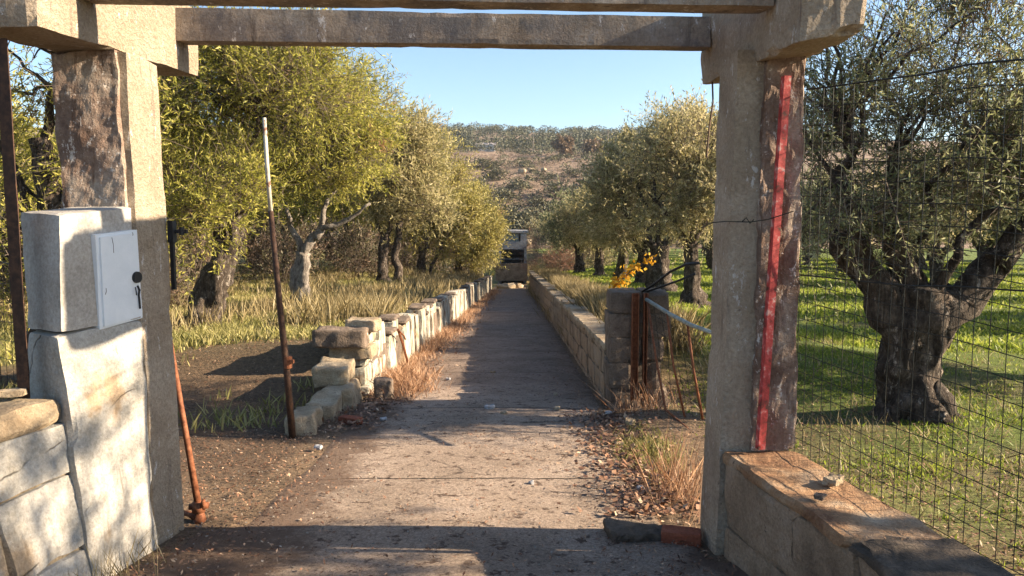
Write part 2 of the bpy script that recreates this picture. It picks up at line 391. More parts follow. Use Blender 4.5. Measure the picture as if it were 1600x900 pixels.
# road
ry = np.concatenate([np.arange(-12, 1, .8), np.arange(1, 12, .1), np.arange(12, 47.2, .35)])
rows = []; nu = 40
for yy in ry:
    yl = max(yy, 8.9)
    l = (RL(yl) + .02) if yy > 6.2 else -1.75 - .02 * (6.2 - yy); r = RR(max(yy, 7.6)) - .02 if yy > 7.2 else 1.02
    if yy > 6.2 and yy < 9: l = -1.75 + (yy - 6.2) / 2.8 * .15
    if yy < 3.7: l = -1.95; r = 1.25
    wob = .05 * nz2(np.array([yy * 1.0]), np.array([0.]), 3, 5)[0]
    t = np.linspace(0, 1, nu); xx = l + (r - l) * t
    if 4.2 < yy < 7.2: xx = xx + (t > .5) * (-.12 + wob) * (t - .5) * 2; xx = xx + (t < .5) * (.22 - wob) * (1 - 2 * t)
    zz = zroad(np.full(nu, yy)) + .004 + .018 * (1 - (2 * t - 1) ** 2) + .004 * nz2(xx, np.full(nu, yy), 5, 8)
    zz[0] -= .022; zz[-1] -= .022
    rows.append(np.stack([xx, np.full(nu, yy), zz], -1))
V = np.concatenate(rows); I = np.arange(len(V)).reshape(len(ry), nu)
Q = np.stack([I[:-1, :-1], I[:-1, 1:], I[1:, 1:], I[1:, :-1]], -1).reshape(-1, 4)
m, nt, b, g = base('worn_concrete_road'); v = g.outputs['Position']
sx0 = nt.nodes.new('ShaderNodeSeparateXYZ'); nt.links.new(v, sx0.inputs[0])
c = ramp(nt, noise(nt, v, 1.5, 7, .7), [(.3, (.29, .22, .165)), (.5, (.45, .345, .265)), (.7, (.56, .44, .35))])
c = mixc(nt, .8, c, ramp(nt, noise(nt, v, 55, 5, .9), [(.36, (.2, .19, .18)), (.47, (.75, .74, .73)), (.62, (1.35, 1.35, 1.35))]), 'MULTIPLY')
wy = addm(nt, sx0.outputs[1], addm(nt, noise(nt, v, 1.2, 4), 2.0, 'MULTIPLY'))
c = mixc(nt, ramp(nt, addm(nt, wy, .05, 'MULTIPLY'), [(.44, (0, 0, 0)), (.53, (1, 1, 1))]), c, mixc(nt, 1, c, (.60, .58, .58), 'MULTIPLY'))  # shade over the far stretch put into the road's base colour
f = ramp(nt, noise(nt, v, 9, 6, .75), [(.56, (0, 0, 0)), (.62, (1, 1, 1))])
c = mixc(nt, f, c, (.115, .075, .055))
sx = nt.nodes.new('ShaderNodeSeparateXYZ'); nt.links.new(v, sx.inputs[0])
# expansion joints every 2.6 m and wandering cracks
jw = addm(nt, sx.outputs[1], addm(nt, noise(nt, v, 2.5, 4), .12, 'MULTIPLY'))
jj = addm(nt, addm(nt, jw, -5.16 + 26), 2.6, 'MODULO')
jl = ramp(nt, jj, [(0.0, (1, 1, 1)), (.018, (1, 1, 1)), (.024, (0, 0, 0))])
vo = nt.nodes.new('ShaderNodeTexVoronoi'); vo.feature = 'DISTANCE_TO_EDGE'; vo.inputs['Scale'].default_value = .55
nn = nt.nodes.new('ShaderNodeTexNoise'); nn.inputs['Scale'].default_value = 2.0; nn.inputs['Detail'].default_value = 6
nt.links.new(v, nn.inputs['Vector']); mm = nt.nodes.new('ShaderNodeVectorMath'); mm.operation = 'MULTIPLY_ADD'; mm.inputs[1].default_value = (.5, .5, .5)
nt.links.new(nn.outputs['Color'], mm.inputs[0]); nt.links.new(v, mm.inputs[2]); nt.links.new(mm.outputs[0], vo.inputs['Vector'])
cr = ramp(nt, vo.outputs['Distance'], [(0, (.7, .7, .7)), (.008, (0, 0, 0))])
cr = mixc(nt, 1, cr, ramp(nt, noise(nt, v, 1.3, 3), [(.56, (0, 0, 0)), (.62, (.7, .7, .7))]), 'MULTIPLY')
jl = mixc(nt, 1, jl, cr, 'LIGHTEN')
c = mixc(nt, jl, c, (.03, .022, .018))
# brown leaf mould along the edges
ex = addm(nt, addm(nt, addm(nt, sx.outputs[0], .1), 0, 'ADD'), 0)
ea = nt.nodes.new('ShaderNodeMath'); ea.operation = 'ABSOLUTE'; nt.links.new(ex, ea.inputs[0])
ee = addm(nt, ea.outputs[0], addm(nt, noise(nt, v, 3.5, 6, .7), 1.1, 'MULTIPLY'))
ef = ramp(nt, addm(nt, ee, .5, 'MULTIPLY'), [(.74, (0, 0, 0)), (.84, (1, 1, 1))])
c = mixc(nt, addm(nt, ef, .85, 'MULTIPLY'), c, (.17, .11, .075))
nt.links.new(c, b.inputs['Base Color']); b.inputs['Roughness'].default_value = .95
bump(nt, b, addm(nt, addm(nt, noise(nt, v, 60, 7, .9), addm(nt, noise(nt, v, 6, 4), .8, 'MULTIPLY')), jl, 'SUBTRACT'), 1.0, .03)
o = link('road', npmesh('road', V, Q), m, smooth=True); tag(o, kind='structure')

# hill
def zhill(x, y):
    z = np.interp(y, [80, 95, 130, 165, 200, 250, 300, 380, 450, 470, 620], [-3.0, -1.8, 2.6, 9.5, 16.0, 23, 30, 42.5, 53.5, 53.5, 25])
    k = sstep(90, 200, y)
    z = z + k * (1.8 * nz2(x, y, .03, 21) + .7 * nz2(x, y, .11, 22)) + sstep(300, 450, y) * (np.interp(x, [-260, -90, 0, 90, 260], [3, 2.2, -.4, -2.8, -6]))
    return z + .35 * nz2(x, y, .35, 23)
hx = np.linspace(-420, 420, 200); hy = np.concatenate([np.arange(82, 200, 2.2), np.arange(200, 620, 5)])
X, Y = np.meshgrid(hx, hy); Z = zhill(X, Y)
V = np.stack([X, Y, Z], -1).reshape(-1, 3); I = np.arange(V.shape[0]).reshape(len(hy), len(hx))
Q = np.stack([I[:-1, :-1], I[:-1, 1:], I[1:, 1:], I[1:, :-1]], -1).reshape(-1, 4)
m, nt, b, g = base('scrub_hillside'); v = g.outputs['Position']
c = ramp(nt, noise(nt, v, .09, 8, .7), [(.3, (.12, .10, .055)), (.45, (.23, .165, .115)), (.6, (.34, .25, .18)), (.72, (.42, .33, .25))])
c = mixc(nt, .7, c, ramp(nt, noise(nt, v, 1.1, 6, .8), [(.3, (.3, .3, .28)), (.65, (1.2, 1.15, 1.1))]), 'MULTIPLY')
nt.links.new(c, b.inputs['Base Color']); b.inputs['Roughness'].default_value = 1
bump(nt, b, noise(nt, v, .8, 8, .8), 1, .6)
o = link('hill', npmesh('hill', V, Q), m, smooth=True); tag(o, kind='structure')

# ------------------------------------------------------------ foliage generators
def unit(n, rng):
    v = rng.normal(size=(n, 3)); return v / np.linalg.norm(v, axis=1, keepdims=True)
def leaf_quads(pos, d, L, W, rng):
    n = len(pos); side = np.cross(d, unit(n, rng)); side /= np.linalg.norm(side, axis=1, keepdims=True) + 1e-9
    L = L * rng.uniform(.7, 1.25, (n, 1)); W = W * rng.uniform(.7, 1.2, (n, 1))
    a = pos; bq = pos + d * L * .45 + side * W * .5; cq = pos + d * L; dq = pos + d * L * .45 - side * W * .5
    V = np.stack([a, bq, cq, dq], 1).reshape(-1, 3)
    return V, np.arange(4 * n).reshape(n, 4)
def crown(blobs, ntw, nl, L, W, seed, twl=.35, clump=.3, nclump=None, twig_r=.004, up=.35, inner=.35, droop=0.):
    """sprays of leaves on thin twigs spread in clumps through ellipsoid blobs; returns verts, quads, material index"""
    rng = np.random.default_rng(seed)
    bl = np.array(blobs, float); wgt = np.prod(bl[:, 3:6], axis=1) ** (2 / 3); wgt /= wgt.sum()
    nclump = nclump or max(20, ntw // 36)
    ib = rng.choice(len(bl), nclump, p=wgt)
    rr = rng.uniform(inner ** 3, 1, nclump) ** (1 / 3)
    un = unit(nclump, rng)
    cc = bl[ib, :3] + un * rr[:, None] * bl[ib, 3:6]
    outc = un * (1 / bl[ib, 3:6]); outc /= np.linalg.norm(outc, axis=1, keepdims=True)
    ic = rng.integers(0, nclump, ntw)
    base_ = cc[ic] + rng.normal(size=(ntw, 3)) * clump * rng.uniform(.5, 1.3, (nclump, 1))[ic]
    td = outc[ic] * .8 + rng.normal(size=(ntw, 3)) * .55 + np.array([0, 0, up]); td /= np.linalg.norm(td, axis=1, keepdims=True)
    tl = twl * rng.uniform(.5, 1.4, (ntw, 1))
    t = np.tile(np.linspace(.1, 1, nl), ntw)[:, None] * np.repeat(tl, nl, 0)
    tdr = np.repeat(td, nl, 0)
    pos = np.repeat(base_, nl, 0) + tdr * t - np.array([0, 0, 1.]) * (t ** 2) * droop
    ld = tdr * .75 + rng.normal(size=pos.shape) * .5; ld /= np.linalg.norm(ld, axis=1, keepdims=True)
    V1, Q1 = leaf_quads(pos, ld, L, W, rng)
    # twigs: thin flat-sided slivers, two crossed
    if twig_r:
        a = base_ - td * tl * .6; b_ = base_ + td * tl
        s1 = np.cross(td, unit(ntw, rng)); s1 /= np.linalg.norm(s1, axis=1, keepdims=True) + 1e-9
        s2 = np.cross(td, s1)
        Vt = np.stack([a + s1 * twig_r, a - s1 * twig_r * .5 + s2 * twig_r, a - s1 * twig_r * .5 - s2 * twig_r,
                       b_ + s1 * twig_r * .4, b_ - s1 * twig_r * .3 + s2 * twig_r * .4, b_ - s1 * twig_r * .3 - s2 * twig_r * .4], 1).reshape(-1, 3)
        k = (np.arange(ntw) * 6)[:, None]
        Qt = np.concatenate([k + np.array([[0, 1, 4, 3]]), k + np.array([[1, 2, 5, 4]]), k + np.array([[2, 0, 3, 5]])]) + len(V1)
        V1 = np.concatenate([V1, Vt]); mi = np.concatenate([np.zeros(len(Q1)), np.ones(len(Qt))]); Q1 = np.concatenate([Q1, Qt])
    else: mi = np.zeros(len(Q1))
    return V1, Q1, mi
def limb(mb, p0, p1, r0, r1, rng, n=7, wig=.12, seg=9, wob=.35):
    p0 = Vector(p0); p1 = Vector(p1); L = (p1 - p0).length; pts = []; rad = []
    ox, oy, oz = (rng.uniform(-50, 50) for _ in range(3))
    for i in range(seg):
        t = i / (seg - 1); p = p0.lerp(p1, t)
        k = math.sin(math.pi * t) * .6 + t * .4
        p += Vector((mnoise.noise(Vector((ox, t * 3, 0))), mnoise.noise(Vector((oy, t * 3, 3))), mnoise.noise(Vector((oz, t * 3, 7))) + .0)) * wig * L * 2 * k * (0 if i == 0 else 1)
        pts.append(p); rad.append(r0 + (r1 - r0) * t ** .8)
    mb.tube(pts, rad, n, wob, rng.uniform(0, 9)); return pts
def make_tree(name, loc, trunk_pts, trunk_rad, limbs, blobs, leafmat, barkmat, label, cat, group, ntw, nl, L, W, seed,
              nbr=26, **kw):
    """trunk: points/radii; limbs: (start, end, r0, r1); thinner branches reach from limb ends into the crown"""
    rng = random.Random(seed); root = empty(name, loc, label, cat, group)
    tp, tr = [], []
    for i in range(len(trunk_pts) - 1):
        for k in range(5):
            tt = k / 5; tp.append(trunk_pts[i].lerp(trunk_pts[i + 1], tt)); tr.append(trunk_rad[i] + (trunk_rad[i + 1] - trunk_rad[i]) * (tt * tt * (3 - 2 * tt)))
    tp.append(trunk_pts[-1]); tr.append(trunk_rad[-1]); trunk_fine = (tp, tr)
    mb = MB(); mb.tube(trunk_fine[0], trunk_fine[1], 22, .5, seed)
    ends = []
    for (a, b_, r0, r1) in limbs:
        pts = limb(mb, a, b_, r0, r1, rng, 9); ends += pts[3:]
    if not ends: ends = [Vector(trunk_pts[-1])]
    for k in range(nbr):
        bl = rng.choice(blobs); th = rng.uniform(0, 6.283); ph = rng.uniform(-.3, 1.3)
        e = Vector((bl[0] + bl[3] * .85 * math.cos(th) * math.cos(ph), bl[1] + bl[4] * .85 * math.sin(th) * math.cos(ph), bl[2] + bl[5] * .85 * math.sin(ph)))
        s = min(ends, key=lambda q: (q - e).length + rng.uniform(0, .6))
        limb(mb, s, e, .028, .008, rng, 5, .1, 7, .2)
    t = mb.build('trunk', barkmat, root, True)
    V, Q, mi = crown(blobs, ntw, nl, L, W, seed, **kw)
    link('crown', npmesh('crown', V, Q, mi), [leafmat, twigm], root)
    return root
#SCENE_OBJECTS
# ------------------------------------------------------------ the concrete gateway
gw = empty('concrete_gateway', (0, 4.0, -.06), 'weathered concrete gateway frame of two posts with beams spanning the road', 'gateway')
def prism(px_bot, px_top): pass
mb = MB()
lb = [Vector((-2.17, 3.88, -.2)), Vector((P(246, 864, 3.88).x, 3.88, -.2)), Vector((P(290, 838, 4.16).x, 4.16, -.2)), Vector((-2.15, 4.2, -.2))]
lt = [Vector((P(88, 100, 3.95).x, 3.95, 2.5)), Vector((P(197, 100, 3.95).x, 3.95, 2.5)), Vector((P(247, 150, 4.25).x, 4.25, 2.5)), Vector((-2.28, 4.25, 2.5))]
mb.hexa(lb, lt, (10, 8, 60), .008, 3, 1, .004, .03); part(mb, 'post', concrete, gw)
# the unplastered, eroded outer face of the left post
mb = MB()
b4 = [lb[0].lerp(lt[0], .55) + Vector((-.03, -.035, 0)), lb[1].lerp(lt[1], .55) + Vector((-.035, -.03, 0)), lb[1].lerp(lt[1], .55) + Vector((-.035, .06, 0)), lb[0].lerp(lt[0], .55) + Vector((-.03, .06, 0))]
t4 = [lt[0] + Vector((-.01, -.03, 0)), lt[1] + Vector((-.035, -.025, 0)), lt[1] + Vector((-.035, .06, 0)), lt[0] + Vector((-.01, .06, 0))]
mb.hexa(b4, t4, (22, 3, 50), .012, 6, 2, .003, .05); part(mb, 'eroded_render', concrete_rough, gw)
mb = MB()
rb = [Vector((P(1117, 866, 3.76).x, 3.76, -.2)), Vector((1.39, 3.76, -.2)), Vector((1.37, 4.06, -.2)), Vector((P(1093, 846, 4.02).x, 4.02, -.2))]
rt = [Vector((P(1152, 108, 3.90).x, 3.90, 2.5)), Vector((1.45, 3.90, 2.5)), Vector((1.45, 4.2, 2.5)), Vector((P(1124, 130, 4.2).x, 4.2, 2.5))]
mb.hexa(rb, rt, (12, 8, 60), .007, 3, 5, .004, .05); part(mb, 'post', concrete, gw)
mb = MB()
mb.hexa([rb[0].lerp(rt[0], .26) + Vector((.15, -.03, 0)), rb[1].lerp(rt[1], .26) + Vector((.015, -.03, 0)), rb[1].lerp(rt[1], .26) + Vector((.03, .07, 0)), rb[0].lerp(rt[0], .26) + Vector((.15, .07, 0))],
        [rt[0] + Vector((.13, -.03, 0)), rt[1] + Vector((.0, -.03, 0)), rt[1] + Vector((.03, .07, 0)), rt[0] + Vector((.13, .07, 0))], (14, 3, 50), .016, 7, 8, .004, .09)
part(mb, 'eroded_render', concrete_rough, gw)
# cap beams running back over each post
mb = MB()
a = P(57, 41, 3.38); c_ = P(312, 119, 4.75)
mb.hexa([(a.x - .34, 3.38, a.z - .01), (a.x, 3.38, a.z), (c_.x, 4.75, c_.z), (c_.x - .33, 4.75, c_.z)],
        [(a.x - .34, 3.38, 2.92), (a.x, 3.38, 2.92), (c_.x, 4.75, 2.92), (c_.x - .33, 4.75, 2.92)], (8, 24, 10), .007, 4, 11, .004, .04)
part(mb, 'cap_beam', concrete, gw)
mb = MB()
a = P(1250, 66, 3.4); c_ = P(1096, 133, 4.72)
mb.hexa([(a.x, 3.4, a.z), (a.x + .29, 3.4, a.z + .045), (c_.x + .32, 4.72, c_.z), (c_.x, 4.72, c_.z)],
        [(a.x, 3.4, 2.92), (a.x + .29, 3.4, 2.92), (c_.x + .32, 4.72, 2.92), (c_.x - .03, 4.72, 2.92)], (12, 26, 14), .012, 5, 17, .006, .16)
part(mb, 'cap_beam', concrete, gw)
# cross beams
mb = MB()
l = P(140, 7, 3.78); r = P(1205, 22, 3.78)
mb.hexa([(-2.04, 3.64, l.z), (1.21, 3.64, r.z), (1.19, 3.78, r.z), (-2.02, 3.78, l.z)],
        [(-2.04, 3.64, l.z + .16), (1.21, 3.64, r.z + .16), (1.19, 3.78, r.z + .16), (-2.02, 3.78, l.z + .16)], (70, 4, 5), .002, 4, 3, .002, .03)
part(mb, 'cross_beam', beam_conc, gw)
mb = MB()
l = P(262, 63, 4.5); r = P(1113, 73, 4.5); l2 = P(262, 11, 4.5); r2 = P(1113, 26, 4.5)
mb.hexa([(-2.0, 4.5, l.z), (1.14, 4.5, r.z), (1.13, 4.62, r.z), (-1.98, 4.62, l.z)],
        [(-2.0, 4.5, l2.z), (1.14, 4.5, r2.z), (1.13, 4.62, r2.z), (-1.98, 4.62, l2.z)], (80, 4, 6), .0022, 4, 9, .003, .05)
part(mb, 'cross_beam', beam_conc, gw)
# black hinge bracket on the back of the left post, wire loops round the right post
mb = MB(); h0 = P(262, 362, 4.2)
mb.box(h0 + Vector((.01, .03, 0)), (.03, .05, .12)); mb.box(h0 + Vector((.045, .04, .0)), (.09, .02, .02)); mb.box(h0 + Vector((.005, .04, -.17)), (.02, .025, .3))
mb.tube([h0 + Vector((.06, .04, -.02)), h0 + Vector((.06, .04, .025))], .014, 8)
part(mb, 'hinge_bracket', blackp, gw)
mb = MB()
mb.tube([P(1098, 356, 4.1) + Vector((-.01, 0, 0)), P(1116, 348, 3.83) + Vector((-.015, 0, 0)), P(1134, 346, 3.78), P(1172, 347, 3.77), P(1200, 343, 3.75), P(1240, 330, 3.72)], .0028, 5)
mb.tube([P(1160, 346, 3.775), P(1166, 340, 3.77), P(1172, 349, 3.77), P(1178, 343, 3.775)], .003, 5)
part(mb, 'wire_loop', wirem, gw)
mb = MB()
mb.tube([P(1113, 128, 4.5), P(1114, 160, 4.5), P(1108, 200, 4.5), P(1104, 246, 4.5)], .005, 5, .5)
part(mb, 'hanging_wire', darkrust, gw)

# ------------------------------------------------------------ meter plinth and cabinet at the left post
mp = empty('meter_plinth', (-2.05, 3.65, -.06), 'plastered masonry plinth at left gatepost carrying the white cabinet', 'plinth')
A = P(30, 330, 3.62); B = P(92, 335, 3.45); Cc = P(206, 322, 3.9); Ab = P(42, 515, 3.62); Bb = P(95, 521, 3.45); Cb = P(222, 498, 3.9)
Cc.x -= .0; D = A + (Cc - B) + Vector((0, .1, 0)); Db = Ab + (Cb - Bb) + Vector((0, .1, 0))
mb = MB(); mb.hexa([Ab, Bb, Cb, Db], [A, B, Cc, D], (8, 12, 14), .004, 4, 21, .006, .02); part(mb, 'upper_block', blockplaster, mp)
mb = MB()
mb.hexa([(-2.32, 3.5, -.2), (-1.885, 3.36, -.2), (P(245, 866, 3.86).x + .004, 3.87, -.2), (-2.2, 4.05, -.2)],
        [P(42, 515, 3.64), P(90, 523, 3.44) - Vector((0, 0, .004)), P(223, 499, 3.895), Db - Vector((0, 0, .004))], (10, 14, 34), .012, 3, 25, .008, .05)
part(mb, 'lower_block', plaster, mp)
cab = empty('meter_cabinet', P(180, 440, 3.7), 'white painted metal cabinet on left gatepost with round black lock', 'cabinet')
def face(px, py, off=0):
    # point on the block's road-side face
    t = (px - 92) / (212 - 92); yy = 3.45 + (3.9 - 3.45) * t * (3.45 / (3.45 * t + 3.9 * (1 - t)))
    return P(px, py, yy) + off * Vector((.97, -.22, .0))
def plate(px, o0, o1, n=(10, 1, 14), amp=.0012, rnd=.002):
    q = [face(*p) for p in px]; nn_ = Vector((.97, -.22, 0))
    mb = MB(); mb.hexa([q[3] + nn_ * o1, q[2] + nn_ * o1, q[2] + nn_ * o0, q[3] + nn_ * o0], [q[0] + nn_ * o1, q[1] + nn_ * o1, q[1] + nn_ * o0, q[0] + nn_ * o0], n, amp, 5, 3, rnd)
    return mb
part(plate([(142, 366), (208, 358), (217, 497), (149, 516)], -.01, .024), 'frame', boxpaint, cab)
part(plate([(147, 370), (205, 363), (213, 494), (154, 511)], .024, .034), 'door', boxpaint, cab)
k = face(204, 433, .03); nn_ = Vector((.97, -.22, 0))
mb = MB(); mb.tube([k, k + nn_ * .016], [.030, .028], 20); lk = part(mb, 'lock', blackp, cab)
mb = MB(); k2 = face(203, 455, .04)
mb.tube([k2 + Vector((0, -.012, .022)), k2 + Vector((.006, -.018, .0)), k2 + Vector((.004, -.012, -.018))], .003, 6)
mb.tube([k2 + Vector((0, .010, .028)), k2 + Vector((.006, .018, .005)), k2 + Vector((.004, .012, -.02)), k2 + Vector((.003, .018, -.045)), k2 + Vector((.003, .022, -.09))], .005, 6, .4)
part(mb, 'hasp', blackp, cab)
mb = MB()
for (x0, y0, x1, y1) in [(165, 371, 168, 395), (156, 450, 155, 460), (197, 363, 198, 368)]:
    mb = MB(); mb.tube([face(x0, y0, .035), face((x0 + x1) / 2 + 1, (y0 + y1) / 2, .035), face(x1, y1, .035)], .0013, 4); part(mb, 'scratch', darkrust, cab)


# ------------------------------------------------------------ the low stone walls that splay towards us
lw = empty('stone_wall', (-2.2, 2.4, 0), 'whitewashed rough stone wall at lower left running up to the plinth', 'wall')
rng = random.Random(3)
def wl_pt(s, z, off=0):    # s metres back from the plinth along the wall; batter with height
    bx = -1.885 - .19 * s; tx = -2.10 - .17 * s
    xx = bx + (tx - bx) * max(0, (z + .1)) / .95
    return Vector((xx + off, 3.40 - s, z))
zc = [-.2, .17, .50, .74]
mb = MB()
for ci in range(3):
    s0 = -.03 - .02 * ci
    while s0 < 3.4:
        L = rng.uniform(.42, .75); L = L if ci != 2 else L * 1.2
        s1 = s0 + L; g_ = .006; jt = rng.uniform(-.012, .012); z0, z1 = zc[ci] + g_, zc[ci + 1] - g_
        mb.hexa([wl_pt(s1 - g_, z0, jt - .38), wl_pt(s1 - g_, z0, jt), wl_pt(s0 + g_, z0, jt), wl_pt(s0 + g_, z0, jt - .38)],
                [wl_pt(s1 - g_, z1, jt - .38), wl_pt(s1 - g_, z1, jt), wl_pt(s0 + g_, z1, jt), wl_pt(s0 + g_, z1, jt - .38)], (6, 9, 6), .016, 3.5, rng.uniform(0, 50), .005, .05)
        s0 = s1
part(mb, 'masonry', plaster, lw)
mb = MB()   # mortar core set back from the joints
mb.hexa([wl_pt(3.4, -.2, -.36), wl_pt(3.4, -.2, -.014), wl_pt(-.02, -.2, -.014), wl_pt(-.02, -.2, -.36)],
        [wl_pt(3.4, .72, -.36), wl_pt(3.4, .72, -.014), wl_pt(-.02, .72, -.014), wl_pt(-.02, .72, -.36)], (2, 8, 4), .004)
part(mb, 'mortar', limestone, lw)
mb = MB(); s0 = -.08
while s0 < 3.3:
    L = rng.uniform(.5, .8); s1 = s0 + L; zt_ = .85 + rng.uniform(-.015, .015)
    mb.hexa([wl_pt(s1 - .01, .735, -.42), wl_pt(s1 - .01, .735, .02), wl_pt(s0 + .01, .735, .025), wl_pt(s0 + .01, .735, -.42)],
            [wl_pt(s1 - .01, zt_ - .01, -.42), wl_pt(s1 - .01, zt_, .0), wl_pt(s0 + .01, zt_ + .01, .02), wl_pt(s0 + .01, zt_, -.42)], (8, 10, 4), .018, 4, s0 * 9, .02, .08)
    s0 = s1
part(mb, 'coping', limestone, lw)
mb = MB(); q = P(35, 628, 3.5); mb.rock((q.x, 3.42, .875), (.13, .08, .025), .3, 4, .3, 5); 
tag(mb.build('stone_chip', limestone), 'flat pale stone chip lying on the left wall top', 'stone')

rw = empty('stone_wall', (1.4, 3.0, 0), 'low tan stone wall at lower right carrying the wire fence', 'wall')
def rw_pt(s, z, u):        # s metres towards the camera from the post, u 0..1 across
    xi = 1.075 + .17 * s + .02 * (z < .2); wd = .37 + .02 * s
    return Vector((xi - .02 + wd * u, 3.77 - s, z))
mb = MB(); zc = [-.22, .12, .45]
for ci in range(2):
    s0 = -.0
    brk = [0, 1.08, 1.75, 2.4, 3.1, 3.7] if ci else [0, .62, 1.15, 1.9, 2.6, 3.2, 3.7]
    for i in range(len(brk) - 1):
        s0, s1 = brk[i] + .004, brk[i + 1] - .004; z0, z1 = zc[ci] + .003, zc[ci + 1]; jt = rng.uniform(-.008, .008)
        f_ = lambda s, z, u: rw_pt(s, z, u) + Vector((jt, 0, 0))
        mb.hexa([f_(s1, z0, 0), f_(s1, z0, 1), f_(s0, z0, 1), f_(s0, z0, 0)], [f_(s1, z1, 0), f_(s1, z1, 1), f_(s0, z1, 1), f_(s0, z1, 0)], (6, 14, 10), .012, 3.5, rng.uniform(0, 50), .006, .05)
part(mb, 'masonry', walltan, rw)
mb = MB()
mb.hexa([rw_pt(3.6, -.2, .08), rw_pt(3.6, -.2, .95), rw_pt(0, -.2, .95), rw_pt(0, -.2, .08)], [rw_pt(3.6, .42, .08), rw_pt(3.6, .42, .95), rw_pt(0, .42, .95), rw_pt(0, .42, .08)], (2, 8, 3), .003)
part(mb, 'mortar', darkpier, rw)
mb = MB(); mb.hexa([rw_pt(1.02, .44, -.03), rw_pt(1.02, .44, 1.0), rw_pt(-.02, .44, 1.0), rw_pt(-.02, .44, .0)],
                   [rw_pt(1.02, .485, .0), rw_pt(1.02, .485, 1.0), rw_pt(-.02, .495, 1.0), rw_pt(-.02, .495, .02)], (14, 24, 3), .014, 5, 31, .01, .10)
part(mb, 'coping', rusttop, rw)
mb = MB()
for s0, s1 in ((1.03, 1.72), (1.74, 2.5), (2.52, 3.5)):
    mb.hexa([rw_pt(s1, .44, -.03), rw_pt(s1, .44, 1.0), rw_pt(s0, .44, 1.0), rw_pt(s0, .44, -.03)],
            [rw_pt(s1, .49, .0), rw_pt(s1, .49, 1.0), rw_pt(s0, .49, 1.0), rw_pt(s0, .49, .0)], (14, 20, 3), .016, 5, s0 * 7, .012, .10)
part(mb, 'shade_dark_coping', darkshade, rw)  # nearer coping stones, their shade carried by the dark colour
for i, (px, py, d, sz, lab) in enumerate([(1303, 750, 3.25, (.10, .055, .03), 'white stone chip standing on the rusty wall top'), (1281, 770, 3.05, (.05, .04, .018), 'small dark pebble on the rusty wall top by the chip')]):
    q = P(px, py, d); mb = MB(); mb.rock((q.x + .02, q.y + .05, .512), sz, .9, 5 + i, .4, 5)
    tag(mb.build('stone_chip', limestone if i == 0 else darkpier), lab, 'stone')

# ------------------------------------------------------------ fences
def angle_post(name, p0, p1, wd, th, m, label, yaw=0):
    mb = MB(); p0 = Vector(p0); p1 = Vector(p1); X1 = Vector((math.cos(yaw), math.sin(yaw), 0)); Y1 = Vector((-math.sin(yaw), math.cos(yaw), 0))
    for (u0, u1, v0, v1) in ((0, wd, 0, th), (0, th, th, wd)):
        q = [p0 + X1 * u0 + Y1 * v0, p0 + X1 * u1 + Y1 * v0, p0 + X1 * u1 + Y1 * v1, p0 + X1 * u0 + Y1 * v1]
        mb.hexa(q, [p + (p1 - p0) for p in q], (2, 1, 20), .0015, 6, 3)
    return tag(mb.build(name, m), label, 'post')
angle_post('fence_post', P(1185, 703, 3.71), P(1226, 118, 3.81), .036, .006, redpaint, 'red painted angle iron post on low wall against right gatepost', R(8))
angle_post('fence_post', P(28, 622, 3.46), P(-9, 60, 3.46), .058, .006, darkrust, 'dark rusty angle iron post at left edge standing on wall', R(-6))
def wire_fence(name, plan, ztop, zbot, sx_, sz_, r, label, sag=.0, seed=1, skew=0.):
    rng = random.Random(seed); mb = MB(); plan = [Vector(p) for p in plan]
    seg = [(plan[i + 1] - plan[i]).length for i in range(len(plan) - 1)]; tot = sum(seg)
    def pos(s):
        for i, L in enumerate(seg):
            if s <= L or i == len(seg) - 1: return plan[i].lerp(plan[i + 1], s / L)
            s -= L
    def pt(s, f):
        p = pos(min(s, tot)); zb = zbot(s); ztp = ztop(s); p = Vector((p.x, p.y, zb + (ztp - zb) * f))
        p += Vector((1, .2, 0)) * .018 * mnoise.noise(Vector((s * 2, f * 2, seed))) + Vector((0, 0, 1)) * .018 * mnoise.noise(Vector((s * 2.3, f * 3, seed + 9)))
        return p
    n = int(tot / sx_)
    for i in range(n + 1): mb.tube([pt(i * sx_ + skew * f, f) for f in np.linspace(0, 1, 12)], r, 4, cap=False)
    nz = int((ztop(0) - zbot(0)) / sz_)
    for k in range(nz + 1):
        mb.tube([pt(s, k / nz) for s in np.linspace(0, tot, max(8, int(tot / .12)))], r, 4, cap=False)
    root = empty(name, plan[0], label, 'fence'); part(mb, 'wire_mesh', wirem, root)
    mb = MB()
    mb.tube([pt(s, 1.0) for s in np.linspace(0, tot, 14)], r * 2.2, 5)
    part(mb, 'tension_wire', wirem, root); mb = MB(); mb.tube([pt(s, .5) + Vector((0, 0, .25 * (s / tot) ** 1.3)) for s in np.linspace(0, tot, 14)], r * 2.0, 5)
    part(mb, 'tension_wire', wirem, root); return root
wire_fence('wire_fence', [(1.44, 3.83, 0), (1.70, 2.5, 0), (1.95, 1.2, 0)], lambda s: 2.29 - .09 * s, lambda s: .47, .075, .085, .0018, 'dark rectangular mesh wire fence on the right stone wall')
wire_fence('wire_fence', [(-2.40, 3.55, 0), (-2.72, 2.2, 0)], lambda s: 2.4, lambda s: .86, .075, .085, .0014, 'dark wire mesh fence beyond the left edge post', seed=4)
wire_fence('wire_fence', [(-2.42, 3.75, 0), (-3.6, 4.6, 0)], lambda s: 2.35, lambda s: .5, .08, .09, .0014, 'dark wire mesh fence between left post and tree branches', seed=6)

